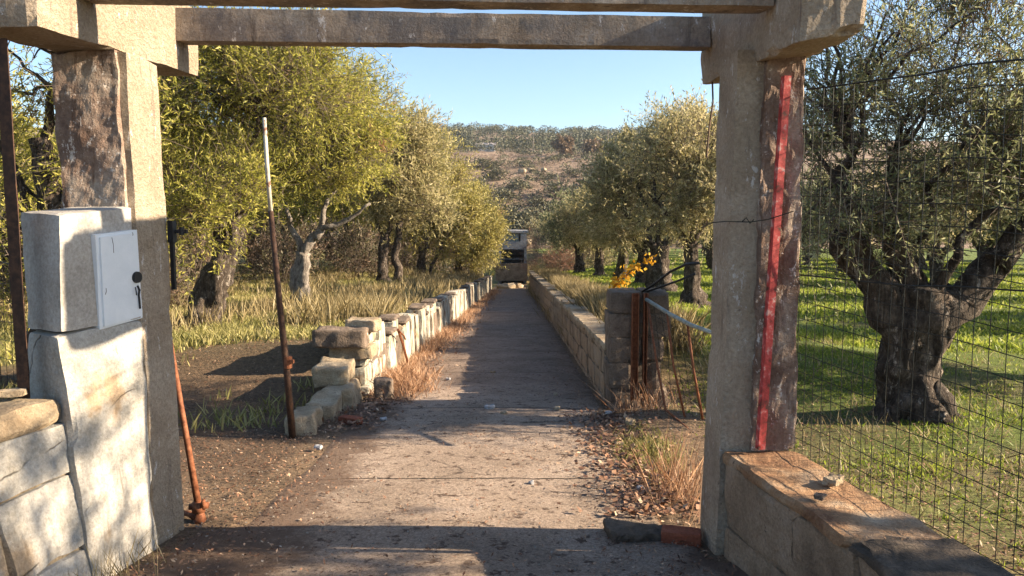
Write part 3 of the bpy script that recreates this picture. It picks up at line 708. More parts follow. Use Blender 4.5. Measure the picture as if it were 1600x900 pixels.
# ------------------------------------------------------------ leaning pole, old water pipe, iron things
lp = empty('leaning_pole', P(457, 682, 6.42), 'tall thin leaning pole with rusty lower half and pale upper half', 'pole')
b0 = P(457, 684, 6.42); j0 = P(423, 330, 6.44); t0 = P(413, 184, 6.46); c0 = P(450, 566, 6.42)
mb = MB(); mb.tube([b0, b0.lerp(j0, .3) + Vector((.006, 0, 0)), b0.lerp(j0, .6), j0], [.031, .028, .025, .021], 10, .08); part(mb, 'rusty_tube', darkrust, lp, True)
mb = MB(); mb.tube([j0, j0.lerp(t0, .5) + Vector((-.005, 0, 0)), t0], [.018, .017, .014], 10, .1); part(mb, 'pale_tube', paleold, lp, True)
mb = MB(); mb.tube([c0 + Vector((0, 0, -.05)), c0 + Vector((0, 0, .05))], .034, 10); mb.box(c0 + Vector((.03, -.02, .01)), (.05, .03, .03)); part(mb, 'clamp', rust, lp)
wp = empty('water_pipe', P(312, 812, 4.3), 'leaning rusty water pipe with valve behind the left gatepost', 'pipe')
b0 = P(310, 792, 4.28); t0 = P(262, 515, 4.5)
mb = MB(); mb.tube([b0, b0.lerp(t0, .5), t0], [.019, .017, .017], 10, .1); part(mb, 'pipe', rust, wp, True)
mb = MB(); mb.tube([b0 + Vector((.0, 0, .03)), b0 + Vector((0, 0, -.03))], [.03, .034], 10, .2); mb.tube([b0 + Vector((-.05, 0, 0)), b0 + Vector((.055, 0, 0.01))], .018, 8, .2)
mb.tube([b0 + Vector((.03, -.02, .01)), b0 + Vector((.045, -.035, .05))], .012, 6)
part(mb, 'valve', rust, wp, True)
mb = MB(); e0 = P(314, 815, 4.27); mb.tube([b0, e0 + Vector((0, 0, .01)), e0 + Vector((-.02, 0, -.0))], [.02, .028, .03], 10, .2)
mb.tube([e0, P(296, 803, 4.33), P(280, 800, 4.4)], [.022, .017, .016], 8, .1); part(mb, 'elbow', rust, wp, True)

# ------------------------------------------------------------ road walls
def road_wall_left():
    rng = random.Random(12)
    root = empty('road_wall', (-1.77, 9, zt(-1.6, 9)), 'long crumbling whitewashed wall of upright slabs along left road edge', 'wall')
    mb = MB(); mc = MB(); y = 8.55; i = 0
    while y < 9.45:          # coursed ashlar at the near end
        y1 = y + rng.uniform(.38, .46); zb = float(zroad(np.array(y))) - .15
        z = zb; k = 0
        while z < zb + .15 + HL(y) - .06:
            h = (.26, .22, .22, .2)[k % 4]; jt = rng.uniform(-.02, .02) - .012 * k
            mb.hexa([(RL(y) - .32 + jt, y, z), (RL(y) + jt, y, z), (RL(y1) + jt, y1 - .006, z), (RL(y1) - .32 + jt, y1 - .006, z)],
                    [(RL(y) - .32 + jt, y, z + h - .008), (RL(y) + jt, y, z + h - .008), (RL(y1) + jt, y1 - .006, z + h - .008), (RL(y1) - .32 + jt, y1 - .006, z + h - .008)], (5, 6, 4), .014, 4, rng.uniform(0, 60), .012, .08)
            z += h; k += 1
        y = y1
    while y < 46:            # upright slabs of varied height with gaps
        wd = rng.uniform(.28, .62); y1 = y + wd; zb = float(zroad(np.array(y))) - .15
        h = .15 + HL(y) + rng.choice([0, 0, -.05, .04, -.11, .02]) * (1 if y < 30 else .7) ; jt = rng.choice([0, 0, .02, -.05, -.02]); g_ = rng.choice([.01, .01, .025, .05])
        n = (4, 5, 8) if y < 20 else (2, 2, 3)
        mb.hexa([(RL(y) - .30 + jt, y, zb), (RL(y) + jt, y, zb), (RL(y1) + jt, y1 - g_, zb), (RL(y1) - .3 + jt, y1 - g_, zb)],
                [(RL(y) - .30 + jt, y, zb + h), (RL(y) + jt - .02, y, zb + h), (RL(y1) + jt - .02, y1 - g_, zb + h + rng.uniform(-.03, .03)), (RL(y1) - .3 + jt, y1 - g_, zb + h)], n, .014, 4, rng.uniform(0, 60), .012, .1)
        if rng.random() < .45:
            mc.hexa([(RL(y) - .28 + jt, y + .02, zb + h + .004), (RL(y) + jt + .015, y + .02, zb + h + .004), (RL(y1) + jt + .015, y1 - .02, zb + h + .004), (RL(y1) - .28 + jt, y1 - .02, zb + h + .004)],
                    [(RL(y) - .27 + jt, y + .03, zb + h + .055), (RL(y) + jt, y + .03, zb + h + .05), (RL(y1) + jt, y1 - .03, zb + h + .06), (RL(y1) - .27 + jt, y1 - .03, zb + h + .05)], (3, 3, 2), .012, 5, rng.uniform(0, 60), .01, .06)
        y = y1
    part(mb, 'masonry', lime_wash, root); part(mc, 'coping', darkpier, root)
    mb = MB(); mb.hexa([(RL(8.7) - .28, 8.7, -.55), (RL(8.7) - .05, 8.7, -.55), (RL(46) - .05, 46, -2.7), (RL(46) - .28, 46, -2.7)],
                       [(RL(8.7) - .28, 8.7, -.33 + .45), (RL(8.7) - .05, 8.7, -.33 + .45), (RL(46) - .05, 46, -2.49 + .7), (RL(46) - .28, 46, -2.49 + .7)], (1, 20, 2), .004)
    part(mb, 'rubble_core', darkpier, root)
    mb = MB(); q = Vector((RL(10.6) + .05, 10.6, float(zroad(np.array(10.6)))))
    mb.tube([q + Vector((.0, -.25, .62)), q + Vector((.04, -.1, .4)), q + Vector((.08, .1, .1))], .018, 6, .2); mb.tube([q + Vector((.02, -.28, .6)), q + Vector((.04, .0, .5)), q + Vector((.02, .3, .4))], .012, 6, .2)
    tag(mb.build('fallen_bar', rust), 'bent rusty iron bar leaning on the whitewashed wall face', 'bar')
road_wall_left()
def road_wall_right():
    rng = random.Random(14)
    root = empty('road_wall', (1.15, 9, zt(.95, 9)), 'long straight block wall in shade along right road edge', 'wall')
    mb = MB(); mc = MB()
    for k in range(4):
        y = 7.95 - .2 * (k % 2)
        while y < 46:
            y1 = y + rng.uniform(.40, .52); zb = float(zroad(np.array(y))) - .2 + .24 * k
            top = float(zroad(np.array(y))) + HR(y) - .05
            h = min(.232, top - zb)
            if h > .05 and y > 7.8:
                n = (2, 5, 3) if y < 20 else (1, 2, 1); jt = rng.uniform(-.008, .008)
                mb.hexa([(RR(y) + jt, y, zb), (RR(y) + .28, y, zb), (RR(y) + .28, y1 - .008, zb), (RR(y) + jt, y1 - .008, zb)],
                        [(RR(y) + jt, y, zb + h), (RR(y) + .28, y, zb + h), (RR(y) + .28, y1 - .008, zb + h), (RR(y) + jt, y1 - .008, zb + h)], n, .007, 4, rng.uniform(0, 60), .008, .06)
            y = y1
    y = 7.95
    while y < 46:
        y1 = y + rng.uniform(.42, .75); zb = float(zroad(np.array(y))) + HR(y) - .045; up = rng.choice([0, 0, .0, .05]) if y > 10 else 0
        if rng.random() < .9:
            n = (4, 5, 2) if y < 20 else (2, 2, 1)
            mc.hexa([(RR(y) - .03, y, zb), (RR(y) + .30, y, zb), (RR(y) + .30, y1 - .02, zb), (RR(y) - .03, y1 - .02, zb)],
                    [(RR(y) - .02, y, zb + .06 + up), (RR(y) + .30, y, zb + .06 + up), (RR(y) + .30, y1 - .02, zb + .05 + up), (RR(y) - .02, y1 - .02, zb + .05 + up)], n, .012, 5, rng.uniform(0, 60), .01, .06)
        y = y1
    part(mb, 'masonry', walltan, root); part(mc, 'coping', limestone, root)
    mb = MB(); mb.hexa([(RR(8) + .03, 8, -.6), (RR(8) + .25, 8, -.6), (RR(46) + .25, 46, -2.8), (RR(46) + .03, 46, -2.8)],
                       [(RR(8) + .03, 8, .25), (RR(8) + .25, 8, .25), (RR(46) + .25, 46, -2.49 + 1.0), (RR(46) + .03, 46, -2.49 + 1.0)], (1, 20, 2), .004)
    part(mb, 'rubble_core', darkpier, root)
road_wall_right()
# stepped stones at the end of the left wall: each a thing
def sblock(c, d, rz, lab, seed, m=limestone, tilt=0, group=None):
    mb = MB(); mb.rock((0, 0, 0), d, 0, seed, .17, 12, tilt, .07); o = mb.build('stone_block', m, None, True); o.location = c; o.rotation_euler.z = rz
    return tag(o, lab, 'stone block', group)
zr = lambda y: float(zroad(np.array(float(y))))
sblock((-1.87, 6.78, zr(6.8) + .05), (.26, .52, .24), .08, 'squared stone block nearest the leaning pole foot', 31)
sblock((-1.82, 7.33, zr(7.3) + .06), (.27, .54, .28), .06, 'squared stone block second from the leaning pole', 32)
sblock((-1.77, 7.90, zr(7.9) + .08), (.29, .58, .34), .04, 'larger squared block next to the ragged wall end', 33)
sblock((-1.90, 8.12, zr(8.1) + .335), (.36, .56, .2), .05, 'tilted rounded block resting on top of the step stones', 34, tilt=.03)
sblock((-1.83, 8.68, zr(8.6) + .49), (.50, .30, .16), -.02, 'long block poking out beneath the wall top slab', 35)
sblock((-1.93, 8.62, zr(8.6) + .665), (.58, .36, .19), .05, 'long grey slab overhanging the wall end to the left', 36, darkpier)
sblock((-1.74, 8.9, zr(8.9) + .785), (.36, .32, .15), -.1, 'pale block topmost on the ragged wall end', 37)
sblock((-1.40, 8.28, zr(8.3) + .10), (.18, .16, .27), .1, 'small upright block standing on road edge beside wall', 38, darkpier)
mb = MB(); q = GP(548, 662); mb.rock((0, 0, .03), (.22, .11, .075), .0, 7, .06, 5); o = mb.build('brick', brickm); o.location = q; o.rotation_euler.z = -.5; tag(o, 'dusty red brick lying near the stepped stone blocks', 'brick')
mb = MB(); mb.rock((0, 0, .03), (.21, .11, .075), .0, 9, .05, 5); o = mb.build('brick', brickm); o.location = (.90, 3.95, -.05); o.rotation_euler.z = -.25; tag(o, 'orange red brick lying at foot of right gatepost', 'brick')
mb = MB(); mb.rock((0, 0, .02), (.30, .2, .075), 0, 19, .42, 9); o = mb.build('stone_slab', darkshade); o.location = (.66, 4.02, -.05); o.rotation_euler.z = .1; tag(o, 'dark stone slab lying left of the orange brick', 'stone')

# stone pillar where the right road wall ends
sp = empty('stone_pillar', (1.27, 7.85, zt(1.27, 7.8)), 'square rough stone pillar ending the right road wall', 'pillar')
mb = MB(); z = zr(7.7) - .12; rng = random.Random(5); zs = [z, z + .36, z + .62, z + .88, z + 1.12, z + 1.345]
for k in range(5):
    j = [rng.uniform(-.015, .015) for _ in range(4)]
    for (xa, xb) in (((.99, 1.30), (1.305, 1.575)) if k % 2 == 0 else ((.985, 1.22), (1.225, 1.58))):
        if k == 1 and xb > 1.4: xb = 1.50
        if k == 2 and xb > 1.4: xb = 1.54
        mb.hexa([(xa + j[0], 7.62, zs[k]), (xb + j[1], 7.62, zs[k]), (xb + j[1], 8.1, zs[k]), (xa + j[0], 8.1, zs[k])],
                [(xa + j[0], 7.62, zs[k + 1] - .005), (xb + j[1], 7.62, zs[k + 1] - .005), (xb + j[1], 8.1, zs[k + 1] - .005), (xa + j[0], 8.1, zs[k + 1] - .005)], (6, 7, 6), .014, 5, rng.uniform(0, 50), .007, .07)
mb.hexa([(1.02, 7.65, z - .1), (1.5, 7.65, z - .1), (1.5, 8.07, z - .1), (1.02, 8.07, z - .1)], [(1.02, 7.65, z + 1.3), (1.5, 7.65, z + 1.3), (1.5, 8.07, z + 1.3), (1.02, 8.07, z + 1.3)], (1, 1, 4), .0)
part(mb, 'masonry', darkpier, sp)
mb = MB()
for (px0, px1) in ((985, 998), (1003, 1012)):
    a0 = P(px0, 626, 7.56); a1 = P(px1, 458, 7.56); c = (a0 + a1) / 2
    mb.box((c.x, 7.575, c.z), (a1.x - a0.x, .012, a1.z - a0.z)); mb.box((a0.x + .004, 7.545, c.z), (.008, .05, a1.z - a0.z)); mb.box((a1.x - .004, 7.545, c.z), (.008, .05, a1.z - a0.z))
part(mb, 'iron_channel', rust, sp)
# sagging gate panel
gp = empty('sagging_gate_panel', P(1045, 640, 7.0), 'bent tubular gate panel sagging between stone pillar and right gatepost', 'gate')
mb = MB(); mb.tube([P(1010, 468, 7.5), P(1045, 490, 7.0), P(1080, 508, 6.5), P(1135, 528, 6.0)], .019, 8, .1); part(mb, 'rail', greypipe, gp, True)
for pts in ([(1012, 472, 7.45), (1025, 560, 7.2), (1040, 640, 7.0), (1098, 690, 6.2)], [(1042, 490, 7.0), (1052, 570, 6.9), (1070, 652, 6.8)], [(1074, 506, 6.6), (1084, 580, 6.55), (1098, 655, 6.5)]):
    mb = MB(); mb.tube([P(*p) for p in pts], .011, 6, .2); part(mb, 'bar', rust, gp, True)
mb = MB(); rng = random.Random(8)
for i in range(9):
    a0 = P(1012 + i * 10, 472 + i * 6, 7.4 - i * .12); mb.tube([a0, a0 + Vector((.03 + .02 * i, -.02, -.4)), a0 + Vector((.10 + .02 * i + rng.uniform(-.03, .03), -.04, -.85 - rng.uniform(0, .15)))], .0022, 4)
for k in range(6):
    mb.tube([P(1016 + 4 * k, 490 + 24 * k, 7.35), P(1060, 515 + 24 * k, 6.9), P(1100, 540 + 24 * k, 6.4)], .0022, 4)
part(mb, 'torn_mesh', wirem, gp)
mb = MB()
mb.tube([P(1000, 458, 7.7), P(1022, 444, 7.5), P(1048, 424, 7.2), P(1072, 413, 7.0), P(1092, 411, 6.8)], .013, 7)
mb.tube([P(1004, 458, 7.72), P(1030, 449, 7.5), P(1056, 440, 7.2), P(1086, 428, 7.0)], .011, 7)
tag(mb.build('cable', blackp, None, True), 'pair of stiff black cables sticking up from stone pillar top', 'cable')
# yellow vine
rng = np.random.default_rng(4)
def leaf_cloud(cents, n, L, W, seed, spread=.06):
    r = np.random.default_rng(seed); cents = np.array(cents); i = r.integers(0, len(cents), n)
    pos = cents[i] + r.normal(size=(n, 3)) * spread; return leaf_quads(pos, unit(n, r), L, W, r)
vine = empty('vine', P(975, 456, 8.3), 'vine with glowing yellow autumn leaves above the stone pillar', 'vine')
cs = [tuple(P(px, py, 8.3)) for px, py in ((958, 448), (964, 440), (972, 438), (978, 430), (984, 424), (968, 446), (975, 436), (1014, 408), (1011, 410), (996, 416), (988, 420))]
V, Q = leaf_cloud(cs, 190, .05, .038, 4, .035); o = link('foliage', npmesh('foliage', V, Q), yellowleaf); localise(o, vine)
mb = MB(); mb.tube([P(950, 470, 8.3), P(962, 446, 8.3), P(984, 425, 8.3), P(1000, 414, 8.3), P(1024, 402, 8.3)], .006, 5, .3); part(mb, 'stem', twigm, vine)

# ------------------------------------------------------------ building at the end of the road
bd = empty('pump_house', (.2, 64, zr(62)), 'small grey derelict concrete building closing the far road end', 'building')
d = 62.0; xl, xr = P(779, 400, d).x, P(823, 400, d).x
zt0, zt1 = P(800, 360, d).z, P(800, 363.5, d).z
z378, z389, z411, z426 = (P(800, v, d).z for v in (377.5, 389.5, 411, 426))
yb = d + 4.5; xc = (xl + xr) / 2; W_ = xr - xl
mb = MB(); mb.hexa([(xl - .12, d - .15, zt1), (xr + .12, d - .15, zt1), (xr + .12, yb, zt1), (xl - .12, yb, zt1)], [(xl - .12, d - .15, zt0), (xr + .12, d - .15, zt0), (xr + .12, yb, zt0), (xl - .12, yb, zt0)], (6, 6, 1), .03, 1, 2, .01)
part(mb, 'roof_slab', oldconc, bd)
mb = MB()   # walls: back, sides, upper front band with a window opening
mb.box((xc, yb - .1, (zt1 + z426 - 1) / 2), (W_, .2, zt1 - z426 + .98)); mb.box((xl + .1, (d + yb) / 2 - .1, (zt1 + z426 - 1) / 2), (.2, yb - d - .22, zt1 - z426 + .98)); mb.box((xr - .1, (d + yb) / 2 - .1, (zt1 + z426 - 1) / 2), (.2, yb - d - .22, zt1 - z426 + .98))
mb.box((xc, d + .12, (z378 + z389) / 2), (W_ - .41, .25, z378 - z389)); part(mb, 'wall', oldconc, bd)
mb = MB(); mb.box((xl + .42, d + .12, (zt1 + z378) / 2), (.42, .22, zt1 - z378 - .01)); part(mb, 'wall_panel', oldconc, bd)
mb = MB(); mb.box((xr - .36, d + .12, (zt1 + z378) / 2), (.3, .22, zt1 - z378 - .01)); part(mb, 'wall_panel', oldconc, bd)
mb = MB(); mb.box((xc + .03, d + .2, (zt1 + z378) / 2), (W_ - 1.35, .04, zt1 - z378 - .02)); part(mb, 'window', greypipe, bd)
for dx in (-.45, 0, .45):
    mb = MB(); mb.box((xc + .03 + dx, d + .15, (zt1 + z378) / 2), (.05, .05, zt1 - z378 - .03)); part(mb, 'mullion', oldconc, bd)
mb = MB(); mb.box((xc - .1, d - .5, (z411 + z426 - .6) / 2), (W_ + .3, .25, z411 - z426 + .6)); part(mb, 'parapet', walltan, bd)
mb = MB(); mb.box((xc, d + .35, (z389 + z411) / 2 - .25), (W_ - .42, .08, .06)); mb.box((xc, d + 1.8, z411 - .6), (W_ - .42, 2.4, .12)); part(mb, 'inner_ledge', oldconc, bd)

# loose rocks at the road end
grp = 'pale rocks heaped at the road end'
rkl = ['leftmost pale rock of the heap at the road end', 'largest pale rock of the heap below the building', 'second largest pale rock right in the road end heap', 'low pale rock nearer the left wall at the road end', 'rightmost rock of the heap by the far end of right wall', 'smallest rock at the front middle of the heap']
for i, (px, py, sz) in enumerate([(786, 436, .7), (797, 432, .9), (808, 431, .8), (790, 446, .6), (812, 438, .5), (803, 440, .45)]):
    mb = MB(); mb.rock((0, 0, .1), (sz, sz * .7, sz * .5), i, i * 5, .3, 4, .1, .4); o = mb.build('rock', limestone, None, True); q = P(px, py, 52.5); o.location = (q.x, 49 + i * .8, zt(q.x, 49 + i * .8)); 
    tag(o, rkl[i], 'rock', grp)

# ------------------------------------------------------------ trees
def zz(x, y): return zt(x, y) - .03
T = lambda *a: [Vector(p) for p in a]
# close olive, right
make_tree('olive_tree', (3.70, 7.0, zz(3.7, 7.0)), T((.02, 0, -.08), (0, 0, .06), (-.04, 0, .25), (-.05, 0, .5), (-.02, 0, .75), (.0, 0, 1.0), (.04, 0, 1.18), (.06, 0, 1.27)), [.44, .34, .27, .235, .25, .29, .22, .08],
          [((-.08, 0, .7), (-.68, .0, 1.72), .21, .10), ((-.52, 0, 1.5), (-.78, .1, 2.7), .09, .04), ((-.1, .05, .8), (-.22, .1, 2.4), .19, .05), ((.1, 0, .8), (.78, .0, 1.5), .22, .13),
           ((.7, 0, 1.42), (1.35, .1, 2.1), .13, .06), ((.0, -.05, 1.0), (.45, -.2, 1.9), .06, .035), ((.42, -.2, 1.85), (1.35, -.35, 2.45), .035, .02), ((.05, 0, 1.0), (-.02, -.1, 2.2), .05, .018),
           ((.1, -.1, .25), (.42, -.25, -.1), .14, .05), ((-.1, -.1, .2), (-.4, -.2, -.1), .13, .05)],
          [(-.75, 0, 2.45, .6, .8, .75), (-.35, .2, 3.3, .75, .9, .75), (.35, .2, 2.5, .8, .9, .7), (.55, .1, 3.35, .75, .8, .6), (1.3, 0, 2.3, .7, .8, .65), (1.9, 0, 2.9, .6, .8, .5), (-.5, .3, 1.75, .5, .5, .35)],
          olive_leaf, bark, 'gnarled thick trunked olive tree close behind the wire fence', 'olive tree', None, 3900, 12, .065, .015, 101, nbr=44, twl=.34, clump=.2, twig_r=.0035, up=.45)
# left trees
make_tree('olive_tree', (-5.55, 13.9, zz(-5.55, 13.9)), T((-.12, 0, -.05), (-.05, 0, .2), (.08, 0, .6), (.25, 0, 1.0), (.38, 0, 1.35)), [.48, .33, .26, .24, .22],
          [((.36, 0, 1.3), (.05, 0, 2.3), .13, .06), ((.38, 0, 1.3), (.9, .1, 2.6), .12, .06), ((.3, 0, 1.2), (-.5, .2, 2.4), .09, .04), ((.6, .1, 2.1), (.9, .2, 4.0), .08, .03)],
          [(.15, -.5, 2.25, 1.1, .9, .85), (-.9, .0, 2.6, .9, .9, .7), (.2, .3, 4.2, 1.3, 1.2, 1.0), (1.6, .3, 4.3, 1.2, 1.2, .95), (-1.1, .3, 4.1, 1.1, 1.1, 1.1), (.9, .4, 5.1, 1.2, 1.1, .7), (-.9, .3, 5.3, 1.2, 1.1, .7)],
          green_leaf, bark, 'leaning dark trunked tree with low bright crown behind leaning pole', 'tree', None, 6600, 11, .10, .021, 102, nbr=40, twl=.42, clump=.24, up=.1)
make_tree('olive_tree', (-5.45, 19.9, zz(-5.45, 19.9)), T((0, 0, -.05), (-.04, 0, .3), (-.05, 0, .9), (.05, 0, 1.35)), [.34, .23, .21, .17],
          [((.03, 0, 1.3), (.55, 0, 2.0), .14, .10), ((.5, 0, 1.95), (1.9, -.2, 2.55), .085, .035), ((.5, 0, 1.95), (.7, .1, 3.9), .08, .04), ((.0, 0, 1.3), (-.35, 0, 2.6), .09, .05)],
          [(.9, 0, 3.95, 1.35, 1.3, .95), (.3, 0, 5.2, 1.5, 1.4, 1.3), (1.2, .2, 4.9, 1.0, 1.0, 1.0), (-1.0, 0, 3.9, 1.2, 1.2, 1.0), (-1.2, 0, 5.6, 1.2, 1.2, .9)],
          green_leaf, palebark, 'pale trunked tree with yellow green crown and broken pale limb', 'tree', None, 5800, 11, .125, .026, 103, nbr=36, twl=.5, clump=.28, up=.25)
make_tree('olive_tree', (-5.3, 31.5, zz(-5.3, 31.5)), T((0, 0, -.05), (0, 0, .5), (.05, 0, 1.3), (.1, 0, 2.0)), [.35, .22, .2, .16],
          [((.1, 0, 1.8), (.9, 0, 3.6), .12, .06), ((.1, 0, 1.8), (-.6, 0, 3.4), .11, .05), ((.55, .2, .0), (.7, .2, 2.6), .2, .12)],
          [(.9, 0, 4.0, 1.5, 1.4, 1.6), (1.1, 0, 5.6, 1.3, 1.3, 1.1), (-.7, 0, 4.6, 1.3, 1.3, 1.3), (1.9, 0, 3.0, 1.0, 1.0, 1.0)],
          olive_gold, bark, 'brown tinged tree with twin trunks mid way along left wall', 'tree', None, 3700, 9, .19, .042, 104, nbr=30, twl=.55, clump=.32, up=.25)
make_tree('olive_tree', (-4.55, 38.5, zz(-4.55, 38.5)), T((0, 0, -.05), (0, 0, .5), (.05, 0, 1.2)), [.3, .2, .16],
          [((0, 0, 1.0), (.9, 0, 3.0), .12, .05), ((0, 0, 1.0), (-.6, 0, 3.0), .11, .05), ((.3, 0, 0), (1.1, 0, 1.8), .12, .06)],
          [(1.0, 0, 4.6, 1.5, 1.5, 2.2), (1.0, 0, 2.6, 1.6, 1.4, 1.5), (-.5, 0, 3.6, 1.4, 1.4, 1.8), (.3, 0, 5.7, .9, 1.0, .9), (2.0, 0, 2.8, .8, 1.0, 1.4)],
          pale_leaf, bark, 'tall pale yellow tree leaning over the left wall', 'tree', None, 4300, 9, .2, .045, 105, nbr=26, twl=.6, clump=.36, up=.45)
make_tree('olive_tree', (-3.2, 45.5, zz(-3.2, 45.5)), T((0, 0, -.05), (0, 0, .5), (.05, 0, 1.2)), [.3, .2, .16],
          [((0, 0, 1.0), (.7, 0, 3.0), .12, .05), ((0, 0, 1.0), (-.6, 0, 3.0), .11, .05)],
          [(.6, 0, 3.0, 1.6, 1.4, 1.9), (-.6, 0, 4.0, 1.5, 1.4, 1.9), (1.1, 0, 2.0, .9, 1.2, 1.4)],
          pale_leaf, bark, 'pale yellow bushy tree nearest the building on left', 'tree', None, 4200, 9, .2, .05, 106, nbr=20, twl=.6, clump=.36, up=.4)
make_tree('olive_tree', (-5.15, 8.5, zz(-5.15, 8.5)), T((0, 0, -.05), (0, 0, .5), (.05, 0, 1.3), (.08, .0, 2.0), (0, 0, 2.7)), [.3, .2, .15, .13, .1],
          [((0, 0, 1.6), (.7, 0, 2.6), .07, .03), ((0, 0, 1.6), (-.6, 0, 2.8), .07, .03), ((0, 0, 2.4), (.3, 0, 3.8), .06, .03), ((0, 0, 1.3), (-.9, 0, 1.9), .04, .02), ((0, 0, 1.2), (.9, -.2, 1.6), .04, .02)],
          [(.3, 0, 1.5, .9, .7, .5), (-.8, 0, 1.6, .8, .8, .7), (0, 0, 3.6, 1.3, 1.2, .7), (-1.2, .2, 3.0, .8, .8, .7), (.6, .2, 2.7, .6, .6, .4)],
          green_leaf, bark, 'twiggy dark tree seen through the left wire fence', 'tree', None, 1900, 11, .075, .018, 107, nbr=90, twl=.35, clump=.2, up=.2)
# right olives
make_tree('olive_tree', (4.27, 18.0, zz(4.27, 18.0)), T((0, 0, -.05), (-.02, 0, .15), (-.03, 0, .5), (-.05, 0, 1.0), (-.08, 0, 1.5)), [.5, .34, .19, .17, .15],
          [((-.08, 0, 1.4), (-.9, 0, 2.5), .09, .05), ((-.08, 0, 1.4), (.6, 0, 2.6), .1, .05), ((-.05, 0, 1.4), (-.1, 0, 3.0), .09, .04)],
          [(-.4, 0, 2.6, .9, 1.1, .9), (.6, 0, 2.8, 1.2, 1.2, 1.0), (.1, 0, 3.8, 1.3, 1.2, .9), (-.6, .2, 3.6, .7, .8, .6)],
          olive_gold, bark, 'slim olive tree with flared root just left of right gatepost', 'olive tree', None, 3000, 10, .10, .028, 108, nbr=40, twl=.4, clump=.24, up=.3)
make_tree('olive_tree', (4.85, 25.2, zz(4.85, 25.2)), T((.02, 0, -.05), (0, 0, .3), (-.03, 0, .9), (0, 0, 1.5)), [.52, .4, .33, .28],
          [((0, 0, 1.3), (-1.2, 0, 3.0), .16, .07), ((0, 0, 1.3), (.9, 0, 3.2), .15, .07), ((0, 0, 1.3), (-.1, .2, 3.8), .14, .05), ((-.3, 0, 1.9), (-.8, 0, 4.6), .09, .03)],
          [(-.9, 0, 2.9, 1.3, 1.4, 1.0), (.9, 0, 3.1, 1.4, 1.4, 1.2), (0, 0, 4.4, 1.5, 1.5, 1.2), (-1.1, 0, 3.8, .9, 1.1, .8), (.9, 0, 5.0, 1.0, 1.1, .8), (1.9, 0, 4.4, .9, 1, 1.0)],
          olive_gold, bark, 'big thick trunked olive tree behind the stone pillar', 'olive tree', None, 4300, 10, .135, .036, 109, nbr=60, twl=.45, clump=.28, up=.4)
def proto(seed, H, spread, leaf, label, loc, ntw=1900):
    rr = random.Random(seed); bl = []
    for k in range(5):
        a = k * 1.256 + rr.uniform(-.4, .4); r_ = spread * rr.uniform(.35, .6)
        bl.append((r_ * math.cos(a), r_ * math.sin(a), H * rr.uniform(.55, .72), spread * .55, spread * .55, H * .2))
    bl.append((0, 0, H * .8, spread * .6, spread * .6, H * .18))
    f1 = rr.uniform(0, 6.28); ends = [(f1 + 2.1 * k) for k in range(3)]
    ln = rr.uniform(-.2, .2)
    return make_tree('olive_tree', loc, T((0, 0, -.05), (0, 0, .2), (ln, 0, .7), (ln * 1.6, 0, H * .3)), [.40, .27, .22, .19],
                     [((ln * 1.5, 0, H * .27), (spread * .5 * math.cos(e), spread * .5 * math.sin(e), H * .62), .12, .05) for e in ends],
                     bl, leaf, bark, label, 'olive tree', None, ntw, 8, .17, .046, seed, nbr=26, twl=.45, clump=.3, up=.35)
protos = [proto(201, 4.6, 2.1, olive_gold, '', (4.75, 33.5, zz(4.75, 33.5))), proto(202, 4.3, 2.0, olive_leaf, '', (3.75, 42, zz(3.75, 42))),
          proto(203, 5.0, 2.4, olive_gold, '', (16.6, 38.3, zz(16.6, 38.3))), proto(204, 4.4, 2.0, olive_leaf, '', (10.0, 13.0, zz(10, 13)))]
tag(protos[0], 'olive tree third along the right wall beyond the thick trunked one')
tag(protos[1], 'olive tree nearest the building on the right of the wall')
tag(protos[2], 'olive tree with small trunk seen just right of right gatepost')
tag(protos[3], 'olive tree standing in shade right of the gnarled trunk')
grp = 'olive trees of the grove on the right'
for (x_, y_, s_, lab) in [(5.0, 29.6, .95, 'olive tree directly behind the thick trunked one above the stone pillar'), (4.3, 37.6, .95, 'olive tree second from the building on the right of the wall')]:
    o = copy_tree(protos[0]); o.location = (x_, y_, zz(x_, y_)); o.rotation_euler.z = x_; o.scale = (s_, s_, s_); tag(o, lab, 'olive tree')
rr = random.Random(77); n = 0
taken = [(3.7, 7), (4.27, 18), (4.85, 25.2), (4.75, 33.5), (3.75, 42), (16.6, 38.3), (10, 13)]
for yy in np.arange(9.5, 82, 6.4):
    for xx in np.arange(4.2, 46, 6.0):
        x_ = xx + rr.uniform(-1, 1) + (1.5 if int(yy / 6.4) % 2 else 0); y_ = yy + rr.uniform(-1, 1)
        if x_ > .70 * y_ + 7: continue
        if y_ > 60 and x_ > 30: continue
        if 3.5 < y_ < 12 and x_ < 8: continue
        if x_ < 9.5 and 14 < y_ < 50: continue
        if min(math.hypot(x_ - a_, y_ - b_) for a_, b_ in taken) < 4.2: continue
        taken.append((x_, y_)); o = copy_tree(protos[rr.randrange(4)]); o.location = (x_, y_, zz(x_, y_)); o.rotation_euler.z = rr.uniform(0, 6.28); s = rr.uniform(.85, 1.15); o.scale = (s, s, s)
        tag(o, 'olive tree among the even rows of the grassy grove behind the fence', 'olive tree', grp); n += 1
print('grove', n)
